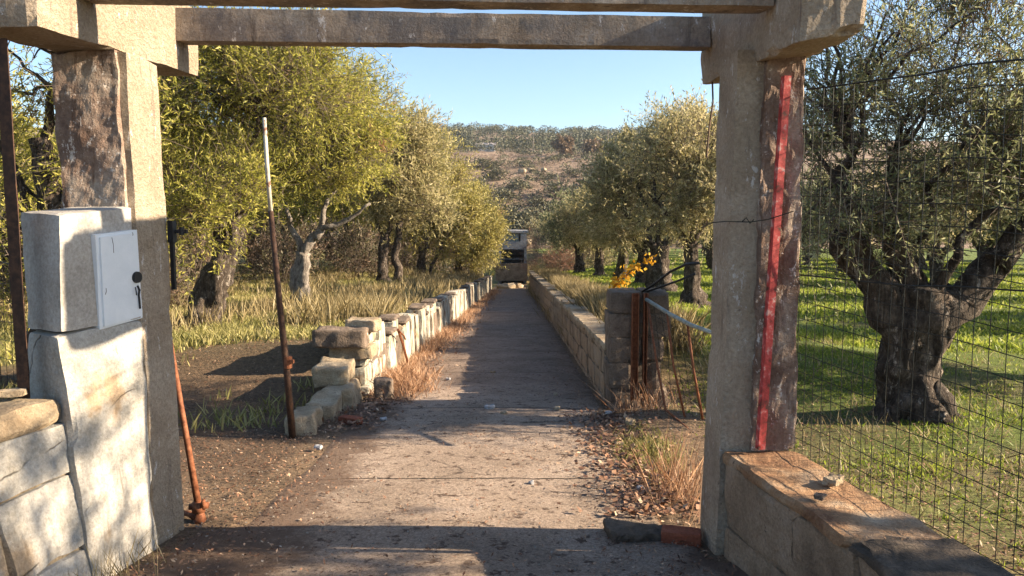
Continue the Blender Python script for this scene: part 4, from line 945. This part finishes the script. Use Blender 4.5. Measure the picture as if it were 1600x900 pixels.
# left side trees further back
grp = 'trees of the dense belt beyond the left field'
gl = proto(205, 5.6, 2.5, green_leaf, '', (-10.5, 23, zz(-10.5, 23)), 2600); tag(gl, 'tree of the dense belt closing off the straw field at left', None, grp)
for (x_, y_, s) in [(-14.5, 19, 1.1), (-9.5, 33, 1.15), (-14, 30, 1.2), (-19, 26, 1.2), (-8.7, 42, 1.1), (-14, 42, 1.2), (-20, 38, 1.2), (-7.4, 52, 1.15), (-13, 55, 1.2), (-24, 33, 1.2), (-11.5, 12.5, 1.0), (-3.9, 56, 1.0), (-20, 50, 1.2), (-27, 45, 1.3)]:
    o = copy_tree(gl); o.location = (x_, y_, zz(x_, y_)); o.rotation_euler.z = rr.uniform(0, 6.28); o.scale = (s, s, s)
    tag(o, 'tree of the dense belt closing off the straw field at left', 'tree', grp)
# out-of-frame olive on the right whose crown shades the near walls
o = proto(206, 5.6, 1.25, olive_leaf, 'sparse olive tree beside the viewer outside the right picture edge', (7.4, 2.35, zz(7.4, 2.35)), 520)
o = copy_tree(protos[3]); o.location = (7.7, 8.9, zz(7.7, 8.9)); o.rotation_euler.z = 1; o.scale = (.75, .7, .6); tag(o, 'low young olive tree just outside the right picture edge beyond the gnarled one', 'olive tree')

# ------------------------------------------------------------ shrubs
def shrub(name, loc, r, h, leaf, label, cat, group, ntw, nl, L, W, seed, twig=.006):
    root = empty(name, loc, label, cat, group)
    V, Q, mi = crown([(0, 0, h * .45, r, r, h * .5)], ntw, nl, L, W, seed, twl=h * .3, clump=r * .22, twig_r=twig, up=.5, inner=.1)
    V[:, 2] = np.maximum(V[:, 2], -.05)
    link('foliage', npmesh('foliage', V, Q, mi), [leaf, twigm], root)
    mb = MB(); rg = random.Random(seed)
    for k in range(6): limb(mb, (0, 0, -.1), (rg.uniform(-r, r) * .6, rg.uniform(-r, r) * .6, h * .6), .03, .008, rg, 5, .1, 5, .2)
    mb.build('stem', twigm, root); return root
th = shrub('shrub', (-6.8, 34, zz(-6.8, 34)), 1.3, 2.2, thicket_leaf, 'dark shrub in the thicket under the left trees', 'shrub', 'dark thicket shrubs under the left trees', 500, 8, .14, .05, 301)
for (x_, y_, s) in [(-9, 29.5, 1.0), (-11.5, 28, 1.2), (-13, 25, 1.2), (-8, 38, 1.1), (-10.6, 36, 1.3), (-6.2, 43, 1.1), (-15.5, 24, 1.3), (-17.5, 22, 1.3), (-12, 19.5, 1.0), (-6.6, 48, 1.2), (-4.9, 50, 1.2), (-9, 50, 1.3), (-8.5, 18.5, .7)]:
    o = copy_tree(th); o.location = (x_, y_, zz(x_, y_)); o.rotation_euler.z = rr.uniform(0, 6); o.scale = (s, s, s * rr.uniform(.8, 1.1)); tag(o, 'dark shrub in the thicket under the left trees', 'shrub', 'dark thicket shrubs under the left trees')
shrub('shrub', (-2.75, 53, zz(-2.75, 53)), 1.2, 3.0, thicket_leaf, 'dark leafy bush hugging left side of derelict building', 'shrub', None, 700, 8, .16, .06, 302)
shrub('shrub', (2.55, 57, zz(2.55, 57)), 1.3, 3.6, redbush, 'reddish bare bush at right corner of derelict building', 'shrub', None, 650, 8, .13, .02, 303)
shrub('shrub', (2.9, 45, zz(2.9, 45)), .9, 1.7, redbush, 'low reddish twiggy bush behind far end of right wall', 'shrub', None, 420, 8, .12, .02, 304)
shrub('shrub', (4.5, 52, zz(4.5, 52)), 1.8, 3.0, olive_gold, 'golden green bush right of the reddish bush', 'shrub', None, 700, 8, .16, .05, 305)
shrub('shrub', (-4.95, 21.4, zz(-4.95, 21.4)), .35, .9, russet, 'small rust coloured bush beside the pale trunk', 'shrub', None, 60, 6, .1, .04, 307) if False else None

# hillside: individually visible bushes, then the scrub and the wood on top as masses
ub = [shrub('hillside_bush', (0, 0, -500), 1.0, 1.1, scrub_leaf, '', 'bush', None, 260, 6, .17, .09, 310 + k, 0) for k in range(2)]
grp = 'grey green bushes dotted over the brown hillside'
rr = random.Random(5); first = True; spots = []
for (px, d_, r_) in [(765, 120, 3.2), (792, 118, 2.6), (822, 112, 3.0), (755, 135, 3.0), (785, 145, 2.6), (866, 150, 3.0), (838, 138, 2.4), (742, 152, 2.8), (880, 128, 3.0), (905, 140, 3.0), (812, 160, 2.2), (850, 175, 2.4), (775, 172, 2.6), (895, 178, 2.5), (830, 104, 2.5), (850, 108, 2.6), (872, 104, 2.8), (700, 150, 3.0), (930, 160, 3), (745, 108, 3.2), (720, 125, 3.0), (960, 130, 3.), (990, 150, 3), (940, 190, 3), (760, 195, 3)]:
    spots.append(((px - 800) / F * d_, d_, r_))
while len(spots) < 110:
    d_ = 98 + 125 * rr.random() ** 1.1; spots.append(((rr.uniform(560, 1130) - 800) / F * d_, d_, rr.uniform(.7, 1.7)))
for i, (x_, y_, r_) in enumerate(spots):
    o = ub[i] if i < 2 else copy_tree(ub[i % 2]); o.location = (x_, y_, float(zhill(np.array([x_]), np.array([y_]))[0]) - .25)
    o.rotation_euler.z = rr.uniform(0, 6); r_ *= 1.0; o.scale = (r_ * 1.25, r_, r_ * rr.uniform(.6, .85)); tag(o, 'low grey green bush among others on the brown hillside', 'bush', grp)
def mass(name, n, xr_, yr_, leaf, rmin, rmax, nq, zs, seed, dens=None, Lf=.5):
    rng = np.random.default_rng(seed); y_ = rng.uniform(*yr_, n); x_ = (rng.uniform(*xr_, n) - 800) / F * y_
    if dens is not None:
        k = dens(x_, y_, rng); x_, y_ = x_[k], y_[k]
    n = len(x_); r_ = rmin + (rmax - rmin) * rng.random(n) ** 1.7; z_ = zhill(x_, y_)
    u = unit(n * nq, rng); rad = rng.uniform(.6, 1, (n * nq, 1)); rr_ = np.repeat(r_, nq)[:, None]
    c = np.repeat(np.stack([x_, y_, z_ + r_ * zs * .55], -1), nq, 0)
    u[:, 2] = np.abs(u[:, 2]) * 1.2 - .35
    pos = c + u * rad * rr_ * np.array([1, 1, zs])
    L = rr_ * Lf; V, Q = leaf_quads(pos, unit(n * nq, rng), 1.0, .8, rng)
    V = V.reshape(-1, 4, 3); cc_ = pos[:, None, :]; V = cc_ + (V - cc_) * L[:, :, None]
    o = link(name, npmesh(name, V.reshape(-1, 3), Q), leaf); return tag(o, kind='stuff')
HOUSE = lambda x, y: (np.abs(x / y * F + 41) < 22) & (y > 165) & (y < 262)
dn = lambda x, y, r: nz2(x, y, .09, 41) + r.uniform(-.5, .5, len(x)) > .0
tag(mass('brown_scrub', 5200, (480, 1200), (92, 250), brown_leaf, .25, .8, 30, .7, 51, None, .33), 'low brown dry scrub covering the lower hillside', 'scrub')
tag(mass('green_scrub', 2000, (480, 1200), (95, 270), scrub_leaf, .35, 2.1, 60, .75, 52, lambda x, y, r: dn(x, y, r) & ~HOUSE(x, y), .28), 'small green scrub scattered on the hillside', 'scrub')
tag(mass('hilltop_wood', 4200, (400, 1350), (235, 462), forest_leaf, 1.0, 4.2, 90, .9, 53, lambda x, y, r: ((y + 30 * nz2(x, y, .05, 3) + r.normal(size=len(y)) * 16) > 243) & (nz2(x, y, .12, 61) + r.uniform(-.6, .6, len(x)) > -.25) & ~HOUSE(x, y), .2), 'dark green wood covering the upper hill and skyline', 'wood')
rr = random.Random(9)
def hz(x_, y_): return float(zhill(np.array([x_]), np.array([y_]))[0])
# russet trees and far houses, poles, pale rocks
for (px, d_, s, lab) in [(882, 232, 2.8, 'round russet brown tree standing out on upper hillside'), (925, 236, 1.9, 'smaller dull russet tree right of the round russet one')]:
    x_ = (px - 800) / F * d_; root = empty('russet_tree', (x_, d_, hz(x_, d_)), lab, 'tree')
    V, Q, mi = crown([(0, 0, s * .95, s, s, s * .8)], 420, 7, .9, .5, 60 + px, twl=.8, clump=.6, twig_r=0, up=.3)
    link('crown', npmesh('crown', V, Q, mi), [russet, twigm], root); mb = MB(); mb.tube([(0, 0, -.5), (0, 0, s * .8)], [.3, .2], 7); mb.build('trunk', bark, root)
white = stone('white_render', [(.3, (.62, .62, .6)), (.7, (.78, .78, .76))], 1, bstr=.1); darkglass = metal('dark_window', [(.3, (.03, .035, .045)), (.7, (.05, .06, .07))], 2, .2, 0)
rooft = stone('pale_roof', [(.3, (.42, .36, .33)), (.7, (.5, .45, .42))], 2, bstr=.1)
for (px, py, d_, w_, h_, lab) in [(759, 236, 180, 6.5, 2.0, 'low white farmhouse half hidden on upper hillside at left')]:
    while P(px, py, d_).z > float(zhill(np.array([P(px, py, d_).x]), np.array([d_]))[0]) and d_ < 400: d_ += 1
    q = P(px, py, d_); root = empty('farmhouse', (q.x, d_, q.z), lab, 'house')
    mb = MB(); mb.box((0, 0, h_ / 2 - .5), (w_, 5, h_ + 1)); mb.build('wall', white, root)
    mb = MB(); mb.hexa([(-w_ / 2 - .3, -2.8, h_), (w_ / 2 + .3, -2.8, h_), (w_ / 2 + .3, 2.8, h_), (-w_ / 2 - .3, 2.8, h_)], [(-w_ / 2 - .3, -.1, h_ + .9), (w_ / 2 + .3, -.1, h_ + .9), (w_ / 2 + .3, .1, h_ + .9), (-w_ / 2 - .3, .1, h_ + .9)], (2, 2, 2), 0); mb.build('roof', rooft, root)
    for k in (-1, 1):
        mb = MB(); mb.box((k * w_ * .25, -2.51, h_ * .5), (.9, .06, h_ * .4)); mb.build('window', darkglass, root)
for (px, d_, h_, lab) in [(948, 225, 8, 'thin utility pole on the upper hillside at right'), (833, 260, 7, 'thin utility pole near middle of hilltop')]:
    x_ = (px - 800) / F * d_; root = empty('utility_pole', (x_, d_, hz(x_, d_)), lab, 'pole')
    mb = MB(); mb.tube([(0, 0, -.5), (0, 0, h_)], [.14, .1], 7); mb.build('mast', palebark, root)
    mb = MB(); mb.box((0, 0, h_ - .6), (1.6, .12, .12)); mb.build('crossarm', palebark, root)
grp = 'pale boulders cropping out of the hillside'
bll = ['largest pale boulder just above the derelict building roof', 'nearest small boulder right above the building roof', 'wide pale boulder of the mid slope cluster', 'right hand boulder of the mid slope cluster', 'middle boulder of the mid slope cluster',
       'left hand boulder of the mid slope cluster', 'left boulder of the highest row on the slope', 'middle boulder of the highest row on the slope', 'right boulder of the highest row on the slope', 'lone boulder between the roof and the mid slope cluster']
for i, (px, d_, s) in enumerate([(822, 100, 1.0), (826, 97, .8), (836, 120, 1.1), (842, 121, .8), (828, 122, .9), (815, 124, .7), (815, 185, 1.3), (830, 187, 1.1), (850, 186, 1.2), (812, 110, .8)]):
    x_ = (px - 800) / F * d_; mb = MB(); mb.rock((0, 0, .2), (s * 1.3, s, s * .9), i, i * 3, .35, 5, 0, .4); o = mb.build('boulder', limestone, None, True); o.location = (x_, d_, hz(x_, d_) + .25); tag(o, bll[i], 'boulder', grp)

# ------------------------------------------------------------ grass, weeds, litter
def blades(name, n, sampler, hmin, hmax, wd, mat_, seed, lean=.4, clumps=0, zf_=None, label=None, cat='grass'):
    rng = np.random.default_rng(seed); x_, y_ = sampler(n, rng)
    if clumps:
        cx = rng.integers(0, len(x_), len(x_) // clumps); j = cx[rng.integers(0, len(cx), len(x_))]
        s = .05 + .004 * y_[j]; x_ = x_[j] + rng.normal(size=len(x_)) * s; y_ = y_[j] + rng.normal(size=len(x_)) * s
    n = len(x_); z_ = terrain(x_, y_) - .01 + (zf_(x_, y_) if zf_ else 0)
    h = rng.uniform(hmin, hmax, n) * (1 + .35 * nz2(x_, y_, 1.5, seed)); a = rng.uniform(0, 6.283, n); sd = np.stack([np.cos(a), np.sin(a), 0 * a], -1)
    ln = rng.normal(size=(n, 2)) * lean; w_ = wd * rng.uniform(.6, 1.4, n) * (1 + y_ * .05)
    p = np.stack([x_, y_, z_], -1); up = np.stack([ln[:, 0] * h, ln[:, 1] * h, h], -1)
    mid = p + up * .5; mid[:, 2] += h * .06
    V = np.stack([p - sd * w_[:, None] / 2, p + sd * w_[:, None] / 2, mid + sd * w_[:, None] * .4, p + up, mid - sd * w_[:, None] * .4], 1)
    V = V.reshape(-1, 3); Q = np.arange(5 * n).reshape(n, 5)
    o = link(name, npmesh(name, V, Q), mat_); tag(o, label, cat, kind='stuff'); return o
mixedg = leafm('mixed_grass', [(.2, (.10, .11, .03)), (.5, (.25, .23, .07)), (.8, (.44, .38, .17))], .35)
def area(x0, x1, y0, y1, dens=None, fr=.74):
    def f(n, rng):
        u = rng.random(n * 3); y_ = y0 * (y1 / y0) ** u; x_ = rng.uniform(x0, x1, n * 3) if x1 is not None else None
        k = (np.abs(x_) < fr * y_ + .5)
        if dens is not None: k &= rng.random(len(x_)) < dens(x_, y_)
        return x_[k][:n], y_[k][:n]
    return f
gd = lambda x, y: (.10 + .90 * sstep(4.6, 5.8, y + .4 * nz2(x, y, 2, 8) - .25 * (x - 2))) * np.clip(.27 + 1.3 * nz2(x, y, 2.4, 12) + .3 * nz2(x, y, .9, 11), .03, 1) * sstep(1.5, 2.4, x)
blades('green_grass', 90000, area(1.5, 7.5, 2.6, 13, gd), .015, .05, .010, grassm, 61, .6, 9, label='short bright green grass and clover under the right olives')
blades('grove_grass', 60000, area(1.6, 30, 11, 60, lambda x, y: np.clip(.6 + nz2(x, y, 1.2, 12), .05, 1)), .05, .13, .02, grassm, 62, .6, 8, label='green grass of the grove further back')
blades('sparse_straw', 4000, area(1.4, 7, 2.6, 12, lambda x, y: sstep(1.4, 1.9, x)), .04, .14, .004, straw, 63, .5, 6, label='thin dry stalks in the green grass by the fence')
blades('tall_dry_grass', 42000, area(-22, -1.9, 11.5, 46, lambda x, y: np.clip(.10 + .9 * nz2(x, y, .9, 15) + .75 * sstep(-4.6, -3.0, x), .02, 1)), .12, .50, .010, straw, 64, .38, 18, label='tall straw coloured grass behind the left wall')
blades('left_field_grass', 95000, area(-20, -2.1, 6.6, 44, lambda x, y: np.clip(.5 + 1.1 * nz2(x, y, 1.6, 16), .02, 1) * (.25 + .75 * sstep(8.6, 11.5, y + nz2(x, y, 1.1, 18)))), .04, .17, .012, mixedg, 65, .5, 10, label='short yellowing grass of the left field')
blades('wall_weeds', 26000, area(1.3, 2.3, 8.9, 46, lambda x, y: np.clip(.5 + .9 * nz2(x, y, 1.5, 17), .1, 1) * (1 - sstep(1.7, 2.3, x))), .15, .48, .009, straw, 66, .35, 10, label='dry beige weeds growing along the back of right wall')
blades('reddish_weeds', 7000, lambda n, r: (lambda y: (RL(y) + np.abs(r.normal(size=n)) * .13 + .02, y))(8.6 * (44 / 8.6) ** r.random(n)), .04, .2, .006, straw_red, 67, .5, 12, label='reddish dry grass along the foot of left wall')
blades('dry_weed_patch', 1100, lambda n, r: (-1.30 + r.normal(size=n) * .16, 9.2 + r.normal(size=n) * .5), .05, .22, .005, straw_red, 68, .6, 20, label='sprawling reddish dry grass beside the small upright block')
blades('verge_tuft', 1300, lambda n, r: (1.05 + r.normal(size=n) * .09, 5.85 + r.normal(size=n) * .28), .03, .10, .006, leafm('tuft', [(.2, (.12, .13, .03)), (.5, (.24, .22, .07)), (.8, (.4, .34, .15))], .3), 69, .55, 12, label='green and straw tuft on the verge before the right gatepost')
blades('dry_stalks', 170, lambda n, r: (1.08 + r.normal(size=n) * .09, 4.75 + r.normal(size=n) * .22), .16, .42, .004, straw_red, 70, .35, 10, label='reddish dry stalks at the foot of right gatepost')
blades('wall_foot_weeds', 300, lambda n, r: (-1.80 - .12 * r.random(n) + r.normal(size=n) * .03, 3.75 - .9 * r.random(n)), .06, .3, .003, straw, 71, .45, 12, label='wispy dry weeds at the foot of left wall')
blades('pillar_foot_weeds', 110, lambda n, r: (1.35 + r.normal(size=n) * .17, 7.4 + r.normal(size=n) * .1), .1, .35, .005, straw_red, 72, .5, 8, label='dry stalks at the foot of the stone pillar')
def scatter(name, n, sampler, L, W, mat_, seed, label, cat, lift=.012, surf='t'):
    rng = np.random.default_rng(seed); x_, y_ = sampler(n, rng); n = len(x_)
    z_ = np.maximum(terrain(x_, y_), np.where((x_ > -1.75) & (x_ < 1.0), zroad(y_) + .02, -9)) + lift * rng.random(n)
    d_ = unit(n, rng) * np.array([1, 1, .3]); d_ /= np.linalg.norm(d_, axis=1, keepdims=True)
    up = np.array([0, 0, 1.]) + rng.normal(size=(n, 3)) * .35; side = np.cross(d_, up); side /= np.linalg.norm(side, axis=1, keepdims=True)
    s = rng.uniform(.4, 1.5, (n, 1)); p = np.stack([x_, y_, z_], -1)
    V = np.stack([p, p + d_ * L * s * .5 + side * W * s / 2 + np.array([0, 0, .004]), p + d_ * L * s + np.array([0, 0, .008]) * rng.random((n, 1)), p + d_ * L * s * .5 - side * W * s / 2 + np.array([0, 0, .004])], 1).reshape(-1, 3)
    o = link(name, npmesh(name, V, np.arange(4 * n).reshape(n, 4)), mat_); return tag(o, label, cat, kind='stuff')
def lit(n, r):
    y_ = 3.0 * (30 / 3.0) ** r.random(n * 4); x_ = r.uniform(-6, 4.0, n * 4)
    den = np.clip(.12 + .5 * nz2(x_, y_, 3, 44), .03, 1) + .7 * (sstep(.2, .8, x_) * (y_ < 9)) + 1.2 * sstep(-1.1, -1.9, x_) * (y_ < 12) + .5 * (x_ > 1.5) * (y_ < 5.5) + .3 * (y_ > 9) * sstep(.5, 1.0, np.abs(x_ + .3))
    k = (r.random(len(x_)) < den) & ((x_ > -1.9) | (y_ < 13)); return x_[k][:n], y_[k][:n]
scatter('leaf_litter', 60000, lit, .024, .009, litterm, 81, 'brown dead leaves and twigs scattered on road and dirt', 'dead leaves')
def drift(n, r):
    k = r.random(n); y_ = np.where(k < .6, r.uniform(4.3, 7.4, n), np.where(k < .8, r.uniform(6.6, 8.6, n), 8.6 * (30 / 8.6) ** r.random(n)))
    x_ = np.where(k < .6, .86 + r.normal(size=n) * .17, np.where(k < .8, -1.45 + r.normal(size=n) * .16, RL(y_) + .22 + np.abs(r.normal(size=n)) * .25)); return x_, y_
scatter('drifted_leaves', 3600, drift, .045, .026, litterm, 85, 'larger reddish dead leaves drifted along both road edges', 'dead leaves', .03)
def pebs(n, r):
    y_ = 3.0 * (24 / 3.0) ** r.random(n); return r.uniform(-5, 1.6, n), y_
scatter('grit', 9000, pebs, .014, .010, pebblem, 82, 'pale grit and pebbles scattered over the road', 'grit', .006)
# a few twigs and stones one can pick out on the road
mb = MB(); mb.tube([P(680, 683, 6.6), P(698, 690, 6.5), P(712, 694, 6.45)], .005, 5, .3); o = mb.build('fallen_twig', twigm); tag(o, 'thin pale twig lying on the left half of the road', 'twig')
mb = MB(); mb.tube([GP(815, 664) + Vector((0, 0, .025)), GP(860, 663) + Vector((0, 0, .03)), GP(925, 661) + Vector((0, 0, .025))], .008, 5, .3); o = mb.build('fallen_stick', palebark); tag(o, 'long straight pale stick lying across the road', 'stick')
grp = 'small loose stones lying on the road'
stl = ['largest pale stone on the road just beyond the long stick', 'small stone right of the largest pale stone beyond the stick', 'tiny stone touching the left of the largest pale stone', 'dark stone in road centre just beyond the stick',
       'stone near the stone pillar foot at the right road edge', 'tiny stone in the shaded road centre well beyond the stick', 'stone on the left half of the road beside the dry weed patch', 'tiny stone in shade left of road centre level with the weed patch',
       'lone stone in the bright sunlit foreground of the road', 'largest stone at the right verge before the stone pillar', 'stone near the left road edge right of the brick', 'stone lying beside the red brick near the stepped blocks',
       'stone on the dirt just right of the leaning pole foot', 'tiny stone on the right road edge left of the grass tuft', 'stone in the leaf litter left of the dry stalks', 'stone at the verge nearest the dry stalks by right gatepost']
for i, (px, py, s) in enumerate([(765, 642, .07), (788, 650, .05), (770, 640, .04), (870, 643, .05), (950, 650, .05), (868, 620, .04), (700, 596, .05), (770, 585, .05), (830, 760, .03), (985, 665, .07), (600, 660, .05), (515, 655, .06), (498, 705, .05), (965, 700, .04), (1000, 770, .05), (1040, 790, .04)]):
    q = GP(px, py); mb = MB(); mb.rock((0, 0, s * .25), (s * 1.3, s, s * .7), i, i * 4, .35, 4, 0, .3); o = mb.build('loose_stone', limestone if i % 2 else oldconc); o.location = q + Vector((0, 0, .02)); tag(o, stl[i], 'stone', grp)

# thin winter haze round the whole place
mb = MB(); mb.box((0, 290, 29), (1000, 700, 100)); hzo = bpy.data.materials.new('haze_air'); hzo.use_nodes = True; nt = hzo.node_tree; nt.nodes.clear()
o_ = nt.nodes.new('ShaderNodeOutputMaterial'); pv = nt.nodes.new('ShaderNodeVolumePrincipled'); pv.inputs['Density'].default_value = .00016
pv.inputs['Color'].default_value = (.75, .85, 1, 1); pv.inputs['Anisotropy'].default_value = .2; nt.links.new(pv.outputs[0], o_.inputs['Volume'])
tag(mb.build('haze', hzo), kind='stuff')
